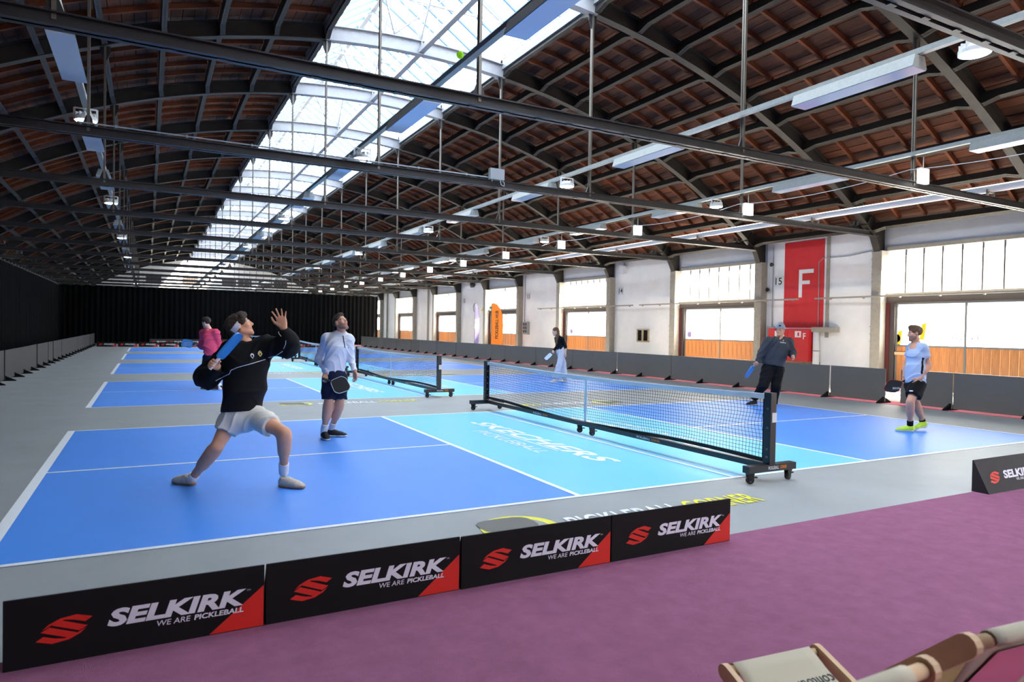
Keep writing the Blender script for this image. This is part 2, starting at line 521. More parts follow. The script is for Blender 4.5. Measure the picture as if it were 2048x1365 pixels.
for s in (-1, 1):
    stuff = MB(); pst = MB()
    for (a0, a1) in spans:
        for j in range(NPK):
            b0 = a0 + (a1 - a0) * (j + 0.03) / NPK
            b1 = a0 + (a1 - a0) * (j + 0.97) / NPK
            pm, (xm, zm) = plank_mesh(s * b0, s * b1, BAY)
            stuff.add([(v[0] + xm, v[1] + BAY / 2, v[2] + zm) for v in pm.v], pm.f, 0)
        for y in ry:
            rafter_mb(s * (a0 + 0.001), s * (a1 - 0.001), stuff, y)
            stuff.m[-6:] = [1] * 6
    for a in PA:
        purlin_mb(s * a, pst)
    me_stuff = stuff.mesh('roof_boarding', ['roof_wood', 'rafter_wood'])
    me_purl = pst.mesh('purlin_row', 'steel_dark')
    for n in range(N0 - 1, N1 + 1):
        y = yn(n)
        if n == N0 - 1:
            continue
        if (s, n) in near_bays:
            for (a0, a1) in spans:
                for j in range(NPK):
                    b0 = a0 + (a1 - a0) * (j + 0.03) / NPK
                    b1 = a0 + (a1 - a0) * (j + 0.97) / NPK
                    key = ('plank', s, round(b0, 4))
                    if key not in mesh_cache:
                        pm, c = plank_mesh(s * b0, s * b1, BAY - 0.01)
                        mesh_cache[key] = (pm.mesh('plank', 'roof_wood'), c)
                    me, (xm, zm) = mesh_cache[key]
                    link('plank', me, ceiling, (xm, y + BAY / 2, zm + random.uniform(-0.004, 0.006)))
                for yy in ry:
                    me = cached(('rafter', s, round(a0, 4)), lambda: rafter_mb(s * (a0 + 0.001), s * (a1 - 0.001)), 'rafter_wood')
                    link('rafter', me, ceiling, (0, y + yy, 0))
            for a in PA:
                me = cached(('purlin', s, round(a, 4)), lambda: purlin_mb(s * a), 'steel_dark')
                link('purlin', me, ceiling, (0, y, 0))
        elif n < N1:
            tag(link('roof_boarding', me_stuff, ceiling, (0, y, 0)), kind='stuff')
            tag(link('purlin_row', me_purl, ceiling, (0, y, 0)), kind='stuff')

# ---- skylight lantern on the ridge
ZE, ZR, XE = 10.0, 11.62, 2.42
ZS = ZA + math.sqrt((RP) ** 2 - 2.46 ** 2)        # roof edge under the lantern
sky = empty('skylight', (XC, 0, ZS))
tag(sky, 'glazed ridge skylight with white steel bars', None, None, 'structure')
def spart(name, mb, m, smooth=False):
    o = link(name, mb.mesh(name, m, smooth), sky)
    o.matrix_basis = Matrix.Translation((-XC, 0, -ZS))
    return o
YS0, YS1 = yn(N0), yn(N1)
for s in (-1, 1):
    xe = XC + s * XE
    spart('sill_beam', MB().box((xe - 0.05, YS0, ZS - 0.12), (xe + 0.05, YS1, ZS + 0.14)), 'steel_white')
    spart('eave_beam', MB().tube([(xe, YS0, ZE), (xe, YS1, ZE)], 0.055, 8), 'steel_blue')
spart('ridge_beam', MB().box((XC - 0.07, YS0, ZR - 0.12), (XC + 0.07, YS1, ZR + 0.06)), 'steel_grey')
spart('crown_beam', MB().box((XC - 0.07, YS0, 8.66), (XC + 0.07, YS1, 8.78)), 'steel_white')
NG = 6
pane_len = BAY / NG
def slope_pane(s):
    m = MB()
    a, b = (XC + s * (XE - 0.02), ZE + 0.06), (XC + s * 0.08, ZR + 0.02)
    g = 0.012
    m.add([(a[0], g, a[1]), (b[0], g, b[1]), (b[0], pane_len - g, b[1]), (a[0], pane_len - g, a[1]),
           (a[0], g, a[1] + 0.012), (b[0], g, b[1] + 0.012), (b[0], pane_len - g, b[1] + 0.012), (a[0], pane_len - g, a[1] + 0.012)],
          [(0, 1, 2, 3), (7, 6, 5, 4), (0, 4, 5, 1), (1, 5, 6, 2), (2, 6, 7, 3), (3, 7, 4, 0)])
    return m.mesh('pane', 'sky_pane')
def side_pane(s):
    x = XC + s * (XE + 0.02)
    return MB().box((x - 0.006, 0.015, ZS + 0.14), (x + 0.006, pane_len * 2 - 0.015, ZE - 0.03)).mesh('pane', 'sky_pane')
SP = {s: slope_pane(s) for s in (-1, 1)}
SV = {s: side_pane(s) for s in (-1, 1)}
bar_m = {}
for s in (-1, 1):
    m = MB().bar((XC + s * XE, 0, ZE + 0.02), (XC + s * 0.05, 0, ZR - 0.02), 0.075, 0.06)
    bar_m[s] = m.mesh('glazing_bar', 'steel_blue')
    p = MB().box((XC + s * XE - 0.02, -0.02, ZS + 0.1), (XC + s * XE + 0.02, 0.02, ZE))
    bar_m[s * 2] = p.mesh('mullion', 'steel_white')
def sl(name, me, y):
    o = link(name, me, sky)
    o.matrix_basis = Matrix.Translation((-XC, y, -ZS))
    return o
for n in range(N0, N1):
    for s in (-1, 1):
        if -3 <= n <= 8:
            for i in range(NG):
                sl('pane', SP[s], yn(n) + i * pane_len)
        for i in range(NG):
            sl('glazing_bar', bar_m[s], yn(n) + i * pane_len)
        for i in range(3):
            sl('pane', SV[s], yn(n) + i * pane_len * 2)
            sl('mullion', bar_m[s * 2], yn(n) + i * pane_len * 2)
far = MB()
for n in list(range(N0, -3)) + list(range(9, N1)):
    for s in (-1, 1):
        me = SP[s]
        for i in range(NG):
            y = yn(n) + i * pane_len
            far.add([(v.co[0], v.co[1] + y, v.co[2]) for v in me.vertices], [tuple(p.vertices) for p in me.polygons])
tag(spart('pane_row', far, 'sky_pane'), kind='stuff')
# lantern trusses
tr = MB()
for s in (-1, 1):
    tr.box((XC + s * XE - 0.05, -0.05, ZS), (XC + s * XE + 0.05, 0.05, ZE))
    tr.bar((XC + s * XE, 0, ZE - 0.02), (XC, 0, ZR - 0.05), 0.07, 0.09)
    tr.bar((XC, 0, 9.05), (XC + s * 1.25, 0, ZE + 0.75), 0.045)
    tr.bar((XC + s * 1.25, 0, ZE + 0.75), (XC + s * 0.75, 0, ZE), 0.04)
    tr.prism([(XC + s * (XE + 0.02), ZE - 0.45), (XC + s * (XE - 0.05), ZE + 0.12), (XC + s * (XE - 0.42), ZE + 0.2)], lambda p: (p[0], -0.01, p[1]), lambda p: (p[0], 0.01, p[1]))
tr.bar((XC - XE, 0, ZE), (XC + XE, 0, ZE), 0.05, 0.06)
tr.bar((XC, 0, 8.9), (XC, 0, ZR - 0.05), 0.06)
for (zc, hh) in ((ZE, 0.16), (ZR - 0.12, 0.2)):
    tr.prism([(XC - 0.26, zc - hh * 0.5), (XC + 0.26, zc - hh * 0.5), (XC + 0.26, zc + hh * 0.5), (XC - 0.26, zc + hh * 0.5)], lambda p: (p[0], -0.015, p[1]), lambda p: (p[0], 0.015, p[1]))
tr.prism([(XC - 0.25, 8.94), (XC + 0.25, 8.94), (XC + 0.05, 9.16), (XC - 0.05, 9.16)], lambda p: (p[0], -0.02, p[1]), lambda p: (p[0], 0.02, p[1]))
tr_me = tr.mesh('lantern_truss', 'steel_white')
br = MB()
for (a, b) in (((XC, 0, 9.0), (XC, BAY * 0.5, ZR - 0.1)), ((XC, BAY, 9.0), (XC, BAY * 0.5, ZR - 0.1)),
               ((XC - 1.2, 0, ZE + 0.7), (XC, BAY * 0.5, ZE)), ((XC + 1.2, 0, ZE + 0.7), (XC, BAY * 0.5, ZE)),
               ((XC - 1.2, BAY, ZE + 0.7), (XC, BAY * 0.5, ZE)), ((XC + 1.2, BAY, ZE + 0.7), (XC, BAY * 0.5, ZE))):
    br.bar(a, b, 0.035)
br_me = br.mesh('lantern_brace', 'steel_white')
for n in range(N0, N1 + 1):
    sl('lantern_truss', tr_me, yn(n))
    if n < N1:
        sl('lantern_brace', br_me, yn(n))
for y in (YS0, YS1):
    e = MB().prism([(-XE, ZS), (XE, ZS), (XE, ZE), (0, ZR), (-XE, ZE)], lambda p: (XC + p[0], y - 0.03, p[1]), lambda p: (XC + p[0], y + 0.03, p[1]))
    spart('gable_end', e, 'wall_white')

# ---- steel arch frames (one per bay line): rib, white crown, columns, tie, hangers
def arch_part(a0, a1, k):
    m = MB()
    hw = 0.1
    for i in range(k):
        a, b = a0 + (a1 - a0) * i / k, a0 + (a1 - a0) * (i + 1) / k
        for (r0, r1, w) in ((RA, RA + 0.02, hw), (RA + 0.02, RA + DEPTH - 0.02, 0.012), (RA + DEPTH - 0.02, RA + DEPTH, hw)):
            p = [arc(a, r0), arc(b, r0), arc(b, r1), arc(a, r1)]
            m.prism(p, lambda q: (q[0], -w, q[1]), lambda q: (q[0], w, q[1]))
    return m
def stiff(m, a):
    p = [arc(a - 0.0006, RA + 0.02), arc(a + 0.0006, RA + 0.02), arc(a + 0.0006, RA + DEPTH - 0.02), arc(a - 0.0006, RA + DEPTH - 0.02)]
    m.prism(p, lambda q: (q[0], -0.095, q[1]), lambda q: (q[0], 0.095, q[1]))
def rivets(m, a0, a1, k):
    for i in range(k):
        a = a0 + (a1 - a0) * (i + 0.5) / k
        for r in (RA + 0.055, RA + DEPTH - 0.055):
            x, z = arc(a, r)
            m.box((x - 0.014, -0.024, z - 0.014), (x + 0.014, -0.012, z + 0.014))
ROD_X = [XC - 7.03, XC - 2.41, XC + 2.37, XC + 7.03]
ZT = 4.5
frame0 = empty('arch_frame', (XC, 0, 0))
tag(frame0, 'arched steel roof frame with tie beam and hanger rods', 'roof frame', 'arched steel roof frames of the hall')
def fpart(name, mb, m, smooth=False):
    o = link(name, mb.mesh(name, m, smooth), frame0)
    o.matrix_basis = Matrix.Translation((-XC, 0, 0))
    return o
cr = arch_part(-A_SKY, A_SKY, 10)
rivets(cr, -A_SKY, A_SKY, 26)
for a in (-A_SKY + 0.001, 0, A_SKY - 0.001): stiff(cr, a)
fpart('arch_crown', cr, 'steel_white')
for s in (-1, 1):
    m = arch_part(s * A_SKY, s * A_KNEE, 14)
    for a in PA: stiff(m, s * a if a < A_KNEE else s * A_KNEE)
    # knee down to the column
    kx = lambda dx: XC + s * dx
    knee = [(11.93, 4.75), (12.36, 4.42), (12.56, 4.02), (12.90, 4.02), (12.95, 4.95), (12.17, 5.02)]
    if s < 0: knee = knee[::-1]
    m.prism([(kx(a), b) for a, b in knee], lambda p: (p[0], -0.02, p[1]), lambda p: (p[0], 0.02, p[1]))
    for (a, b) in (((11.93, 4.73), (12.36, 4.40)), ((12.36, 4.40), (12.56, 4.0))):
        m.bar((kx(a[0]), 0, a[1]), (kx(b[0]), 0, b[1]), 0.2, 0.025)
    fpart('arch_rib', m, 'steel_dark')
    c = MB().box((kx(12.56) - 0.0, -0.15, 0) if s > 0 else (kx(12.88), -0.15, 0), (kx(12.88), 0.15, 4.02) if s > 0 else (kx(12.56), 0.15, 4.02))
    xf = kx(12.56)
    for z in np.arange(0.25, 4.0, 0.22):
        for yy in (-0.1, 0.1):
            c.box((xf - 0.012, yy - 0.013 + 0.03 * ((z * 10) % 2), z), (xf + 0.012, yy + 0.013 + 0.03 * ((z * 10) % 2), z + 0.026))
    fpart('column', c, 'steel_grey')
t = MB()
for (a, b) in ((-0.085, -0.012), (0.012, 0.085)):
    t.box((XC - 12.5, a, ZT + 0.055), (XC + 12.5, b, ZT + 0.07))
    t.box((XC - 12.5, a, ZT - 0.07), (XC + 12.5, b, ZT - 0.055))
    yy = b - 0.012 if a < 0 else a
    t.box((XC - 12.5, yy, ZT - 0.07), (XC + 12.5, yy + 0.012, ZT + 0.07))
for x in np.arange(-12, 12.1, 0.5):
    t.box((XC + x - 0.05, -0.02, ZT - 0.08), (XC + x + 0.05, 0.02, ZT + 0.08))
fpart('tie_beam', t, 'steel_tie')
for x in ROD_X:
    zt = ZA + math.sqrt(RA * RA - (x - XC) ** 2)
    r = MB()
    for o in (-0.022, 0.022):
        r.box((x - 0.02, o - 0.014, ZT), (x + 0.02, o + 0.014, zt))
    fl = [(-0.03, zt - 0.3), (0.03, zt - 0.3), (0.1, zt - 0.12), (0.1, zt + 0.01), (-0.1, zt + 0.01), (-0.1, zt - 0.12)]
    r.prism(fl, lambda p: (x + p[0], -0.012, p[1]), lambda p: (x + p[0], 0.012, p[1]))
    r.m[-len(fl) - 2:] = [1] * (len(fl) + 2)
    fl = [(-0.1, ZT + 0.06), (0.1, ZT + 0.06), (0.03, ZT + 0.24), (-0.03, ZT + 0.24)]
    r.prism(fl, lambda p: (x + p[0], -0.012, p[1]), lambda p: (x + p[0], 0.012, p[1]))
    r.m[-len(fl) - 2:] = [1] * (len(fl) + 2)
    fpart('hanger_rod', r, ['rod_steel', 'steel_tie'])
for n in range(N0, N1 + 1):
    f = frame0 if n == N0 else copy_tree(frame0)
    f.location = (XC, yn(n), 0)
    f['label'] = {0: 'arched steel roof frame carrying the pale grey junction box on its tie beam', 1: 'arched steel roof frame with its column between the red panel and a sliding door',
                  2: 'arched steel roof frame with its column on the red panel side of the wall recess', 3: 'arched steel roof frame with its column between the wall recess and a sliding door',
                  4: 'arched steel roof frame with its column between a sliding door and the switch panel', 5: 'arched steel roof frame with its column between switch panel and orange flag',
                  6: 'arched steel roof frame with its column between orange flag and round emblem', 7: 'arched steel roof frame with its column just beyond the round emblem'}.get(n, frame0['label'])

# ---- right and left walls: white bays and door bays alternate
DOORB = lambda n: (n % 2) != 0            # bay n runs from yn(n) to yn(n+1)
wallR = empty('wall_right', (XR, 0, 0)); tag(wallR, 'white painted hall wall with columns, doors and windows', None, None, 'structure')
wallL = empty('wall_left', (XL, 0, 0)); tag(wallL, 'white painted hall wall behind the black curtain', None, None, 'structure')
hc = 0.15
zw0, zw1, zg0, zg1, zl = 2.78, 4.02, 1.27, 2.50, 2.68
bay_mesh = {}
b = MB().box((0.02, hc, 0), (0.27, BAY - hc, 4.72)); bay_mesh['bay_panel'] = b.mesh('bay_panel', 'wall_white')
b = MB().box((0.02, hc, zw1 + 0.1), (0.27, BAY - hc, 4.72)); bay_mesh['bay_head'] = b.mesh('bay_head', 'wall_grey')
b = MB().box((-0.02, hc, zw1), (0.2, BAY - hc, zw1 + 0.11)); bay_mesh['lintel'] = b.mesh('lintel', 'steel_grey')
b = MB().box((-0.04, hc, zl), (0.2, BAY - hc, zw0)).box((0.0, hc, zg1), (0.2, BAY - hc, zl), 1); bay_mesh['transom_bar'] = b.mesh('transom_bar', ['steel_grey', 'frame_dark'])
b = MB().box((-0.02, BAY - hc - 0.12, 0), (0.25, BAY - hc, zg1)).box((0.0, BAY - hc - 0.26, 0), (0.2, BAY - hc - 0.12, zg1), 1); bay_mesh['jamb'] = b.mesh('jamb', ['door_red', 'frame_dark'])
dy0, dy1 = hc, BAY - hc - 0.26
dm = (dy0 + dy1) / 2
b = MB()
for y in (dy0, dm - 0.03, dy1 - 0.05): b.box((0.06, y, 0.03), (0.12, y + 0.055, zg1))
for z in (0.03, zg0 - 0.03, zg1 - 0.05): b.box((0.06, dy0, z), (0.12, dy1, z + 0.05))
bay_mesh['door_frame'] = b.mesh('door_frame', 'frame_grey')
NPL = 18
pw = (dy1 - dy0) / NPL
bay_mesh['plank'] = MB().box((0.07, 0.004, 0.08), (0.105, pw - 0.004, zg0 - 0.03)).mesh('plank', 'door_wood')
bay_mesh['door_pane'] = MB().box((0.085, 0, zg0 + 0.02), (0.093, dm - dy0 - 0.06, zg1 - 0.05)).mesh('pane', 'glass_frost')
bay_mesh['door_pane_blue'] = MB().box((0.085, 0, zg0 + 0.02), (0.093, dm - dy0 - 0.06, zg1 - 0.05)).mesh('pane', 'glass_blue')
NW = 8
wp = (BAY - 2 * hc) / NW
bay_mesh['window_bar'] = MB().box((0.06, -0.017, zw0), (0.1, 0.017, zw1)).mesh('window_bar', 'frame_dark')
bay_mesh['wide_bar'] = MB().box((0.05, -0.03, zw0), (0.1, 0.03, zw1)).mesh('window_bar', 'frame_dark')
bay_mesh['wide_pane'] = MB().box((0.075, 0.03, zw0), (0.083, wp * NW / 2 - 0.03, zw1)).mesh('pane', 'glass_frost')
bay_mesh['window_pane'] = MB().box((0.075, 0.018, zw0), (0.083, wp - 0.018, zw1)).mesh('pane', 'glass')
def wp_place(wall, s, name, key, y):
    o = link(name, bay_mesh[key], wall, (0, y, 0))
    if s < 0:
        o.scale = (-1, 1, 1)
    return o
dn = 0
for n in range(N0, N1):
    y = yn(n)
    for s, wall in ((1, wallR), (-1, wallL)):
        if DOORB(n) and (n > -4 or s > 0):
            for k in ('bay_head', 'lintel', 'transom_bar'):
                wp_place(wall, s, k, k, y)
            dn += 1
            d = empty('door_%d' % dn, (XR if s > 0 else XL, y, 0))
            tag(d, 'sliding door with planked lower half and two frosted panes', None, None, 'structure')
            for k in ('jamb', 'door_frame'):
                wp_place(d, s, k, k, 0)
            for i in range(NPL):
                wp_place(d, s, 'plank', 'plank', dy0 + i * pw)
            wp_place(d, s, 'pane', 'door_pane_blue' if (n == -1 and s > 0) else 'door_pane', dy0 + 0.05)
            wp_place(d, s, 'pane', 'door_pane', dm + 0.03)
            w = empty('window_%d' % dn, (XR if s > 0 else XL, y, 0))
            tag(w, 'row of tall clear transom panes over a sliding door', None, None, 'structure')
            if n >= 5:
                for i in range(2):
                    wp_place(w, s, 'pane', 'wide_pane', hc + i * wp * NW / 2)
                wp_place(w, s, 'window_bar', 'wide_bar', hc + wp * NW / 2)
                continue
            for i in range(NW):
                wp_place(w, s, 'pane', 'window_pane', hc + i * wp)
                if i: wp_place(w, s, 'window_bar', 'window_bar', hc + i * wp)
        else:
            wp_place(wall, s, 'bay_panel', 'bay_panel', y)
for s, wall in ((1, wallR), (-1, wallL)):
    # eaves closing strip and the wall behind every column
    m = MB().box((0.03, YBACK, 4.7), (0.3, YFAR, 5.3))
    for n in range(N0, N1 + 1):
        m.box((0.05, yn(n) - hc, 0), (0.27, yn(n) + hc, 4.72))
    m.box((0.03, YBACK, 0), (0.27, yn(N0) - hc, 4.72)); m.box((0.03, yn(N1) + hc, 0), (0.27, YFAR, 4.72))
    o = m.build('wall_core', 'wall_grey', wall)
    if s < 0: o.scale = (-1, 1, 1)
def gable(name, y0, y1, label):
    m = MB()
    pts = [(XL - 0.3, 0.0), (XR + 0.3, 0.0), (XR + 0.3, 5.2)] + [arc(A_END - (A_END * 2) * i / 24, RB + 0.1) for i in range(25)] + [(XL - 0.3, 5.2)]
    m.prism(pts, lambda p: (p[0], y0, p[1]), lambda p: (p[0], y1, p[1]))
    o = m.build(name, 'wall_white')
    return tag(o, label, None, None, 'structure')
wf = gable('wall_far', YFAR, YFAR + 0.25, 'white gable wall at the far end of the hall')
wb = gable('wall_back', YBACK - 0.25, YBACK, 'white gable wall behind the spectators')
for i, x in enumerate((1.5, 5.2, 9.2, 10.9, 13.2, 14.9)):
    MB().box((x - 0.75, YFAR - 0.04, 6.1), (x + 0.75, YFAR + 0.02, 6.75)).build('vent_window', 'frame_dark', wf)

# ================================================================== FITTINGS
# ---- black curtains
def curtain(name, p0, p1, ztop, label):
    p0, p1 = Vector((*p0, 0)), Vector((*p1, 0))
    L = (p1 - p0).length
    d = (p1 - p0) / L
    nrm = Vector((-d.y, d.x, 0))
    n = int(L / 0.06)
    vs, fs = [], []
    rnd = random.Random(3)
    ph = 0.0
    for i in range(n + 1):
        t = L * i / n
        ph += 0.06 * 2 * math.pi / 0.34 * (0.75 + 0.5 * rnd.random())
        o = 0.055 * math.sin(ph)
        for z, k in ((0.01, 1.2), (ztop * 0.5, 1.0), (ztop, 0.6)):
            vs.append(p0 + d * t + nrm * o * k + Vector((0, 0, z + (0.03 * math.cos(ph * 0.5) if z == ztop else 0))))
        if i:
            a = (i - 1) * 3; b = i * 3
            fs += [(a, b, b + 1, a + 1), (a + 1, b + 1, b + 2, a + 2)]
    root = empty(name, p0)
    m = MB().add([v - p0 for v in vs], fs)
    m.build('drape', 'curtain_black', root, True)
    MB().tube([(0, 0, ztop + 0.04), tuple(p1 - p0 + Vector((0, 0, ztop + 0.04)))], 0.025, 6).build('curtain_rail', 'black', root)
    hk = MB()
    for i in range(0, int(L / 0.9)):
        q = d * (i * 0.9 + 0.3)
        hk.box((q.x - 0.015, q.y - 0.015, ztop + 0.02), (q.x + 0.015, q.y + 0.015, ztop + 0.12))
    hk.build('curtain_hook', 'plastic_grey', root)
    return tag(root, label, 'curtain')
curtain('side_curtain', (-4.5, YBACK + 0.2), (-4.5, 50.98), 4.08, 'black pleated curtain hanging along the side of the courts')
curtain('end_curtain', (-4.75, 51.1), (18.2, 51.1), 4.12, 'black pleated curtain closing off the end of the courts')

# ---- grey barrier panels
BW = 1.43
def barrier_proto(material, w, label, group, s):
    r = empty('barrier_panel')
    MB().box((-0.015, 0.008, 0.03), (0.015, w - 0.008, 0.78)).build('panel', material, r)
    ft = MB()
    poly = [(-0.24, 0.0), (0.24, 0.0), (0.24, 0.02), (0.05, 0.11), (0.0, 0.15), (-0.05, 0.11), (-0.24, 0.02)]
    ft.prism(poly, lambda p: (p[0], 0.02, p[1]), lambda p: (p[0], 0.07, p[1]))
    ft.build('foot', 'black_matt', r)
    return tag(r, label, 'barrier', group)
bR = barrier_proto('barrier', BW, 'dark grey barrier panel in the row before the white wall', 'barrier panels along the white wall', 1)
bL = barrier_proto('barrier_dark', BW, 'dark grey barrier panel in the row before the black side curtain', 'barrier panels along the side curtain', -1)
k = 0
ys = [1.44, 0.0, -1.43, -2.86, -4.29] + [5.77 + BW * i for i in range(29)]
for i, y in enumerate(ys):
    o = bR if i == 0 else copy_tree(bR)
    o.location = (15.75 + random.uniform(-0.012, 0.012), y, 0.009)
    o.rotation_euler = (0, 0, random.uniform(-0.01, 0.01))
for (y, w, rz, lab) in ((2.88, 1.14, -0.035, 'short pale grey barrier panel beside the walk-through gap'), (4.34, 1.40, 0.012, 'grey barrier panel on the far side of the walk-through gap')):
    o = barrier_proto('barrier', w, lab, 'barrier panels along the white wall', 1)
    o.location = (15.76, y, 0.009); o.rotation_euler = (0, 0, rz)
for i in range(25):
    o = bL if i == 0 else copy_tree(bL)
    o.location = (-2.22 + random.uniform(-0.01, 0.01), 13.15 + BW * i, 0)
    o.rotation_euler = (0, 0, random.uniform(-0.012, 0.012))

# ---- advertising banners (long triangular prisms)
BL, BH = 1.075, 0.31
tx_sel = fit_text('SELKIRK', 0.60, 0.082, 0.045, 0.22, space=1.02)
tx_we = fit_text('WE ARE', 0.145, 0.026, 0.004, 0.15)
tx_pk = fit_text('PICKLEBALL', 0.225, 0.026, 0.03, 0.15)
tx_tm = fit_text('TM', 0.018, 0.008, 0.0)
for q in (tx_sel, tx_we, tx_pk, tx_tm): q.materials.append(M['banner_white'])
def emblem_mesh():
    top = [(340, 562), (420, 520), (480, 520), (600, 560), (657, 525), (540, 492), (430, 500), (330, 530), (275, 582), (300, 590)]
    m = MB()
    cx, cy, k = 455, 590, 0.21 / 390
    def conv(p, rot): 
        x, y = (p[0] - cx) * k, -(p[1] - cy) * k * 1.12
        return (-x, -y, 0) if rot else (x, y, 0)
    up = [(300, 578), (345, 540), (425, 507), (540, 493), (655, 525), (602, 556), (520, 530), (455, 520), (395, 535)]
    band = [(290, 592), (350, 562), (545, 630), (505, 655), (470, 655)]
    for rot in (False, True):
        for poly in (up, band):
            m.add([conv(p, rot) for p in poly], [tuple(range(len(poly)))])
    return m.mesh('emblem', 'banner_red')
em = emblem_mesh()
def banner_proto(slant_front, label, group, base='banner_black', wedge=True):
    r = empty('advertising_banner')
    D = 0.16
    poly = [(0, 0), (D, 0), (D, BH), (D - 0.01, BH)] if slant_front else [(0, 0), (D, 0), (0.012, BH), (0, BH)]
    MB().prism(poly, lambda p: (0, p[0], p[1]), lambda p: (BL, p[0], p[1])).build('banner_body', base, r)
    up = Vector((0, D - 0.01, BH)).normalized() if slant_front else Vector((0, 0, 1))
    nrm = Vector((1, 0, 0)).cross(up)
    def put(name, me, u, v):
        o = link(name, me, r)
        p = Vector((u, 0, 0)) + up * v + nrm * 0.002
        o.matrix_basis = Matrix(((1, up[0], nrm[0], p[0]), (0, up[1], nrm[1], p[1]), (0, up[2], nrm[2], p[2]), (0, 0, 0, 1)))
    if wedge:
        t = MB().add([(0.82, 0, 0), (BL - 0.003, 0, 0), (BL - 0.003, 0.205, 0)], [(0, 1, 2)]).mesh('red_wedge', 'banner_red')
        o = link('red_wedge', t, r)
        p = nrm * 0.0012 + up * 0.004
        o.matrix_basis = Matrix(((1, up[0], nrm[0], p[0]), (0, up[1], nrm[1], p[1]), (0, up[2], nrm[2], p[2]), (0, 0, 0, 1)))
    put('emblem', em, 0.225, 0.15)
    put('lettering', tx_sel, 0.69, 0.165)
    put('lettering', tx_we, 0.665, 0.103)
    put('lettering', tx_pk, 0.865, 0.103)
    put('lettering', tx_tm, 1.0, 0.196)
    return tag(r, label, 'banner', group)
bn = banner_proto(False, 'black advertising banner with a red corner between the carpet and blue court', 'black banners at the carpet edge')
for i in range(4):
    o = bn if i == 0 else copy_tree(bn)
    o.location = (0.43 + 1.085 * i, -1.575 + random.uniform(-0.004, 0.004), 0.008)
    o.rotation_euler = (0, 0, random.uniform(-0.003, 0.003))
    if i == 2: o['label'] = 'black banner with a red corner standing before the yellow floor emblem'
    if i == 3: o['label'] = 'black banner with a red corner ending the row beside the yellow floor lettering'
bn2 = banner_proto(True, 'faded dark grey banner standing alone beyond the gap at the carpet edge', None, 'banner_grey', False)
bn2.location = (8.2, -1.60, 0.008)
bn3 = copy_tree(bn2); bn3.location = (9.32, -1.60, 0.008); bn3['label'] = 'second dark grey banner continuing past the first beyond the gap'
fb = banner_proto(False, 'small black banner with a red corner in the row before the end curtain', 'banners in the row before the end curtain')
for i in range(14):
    o = fb if i == 0 else copy_tree(fb)
    o.location = (-1.85 + 1.16 * i, 44.5, 0)
fb2 = banner_proto(False, 'dark grey banner standing in the second row against the end curtain', 'banners in the second row at the end curtain', 'banner_grey')
for i in range(9):
    o = fb2 if i == 0 else copy_tree(fb2)
    o.location = (1.1 + 1.13 * i, 49.2, 0)
    o.scale = (1.05, 1, 1.35)

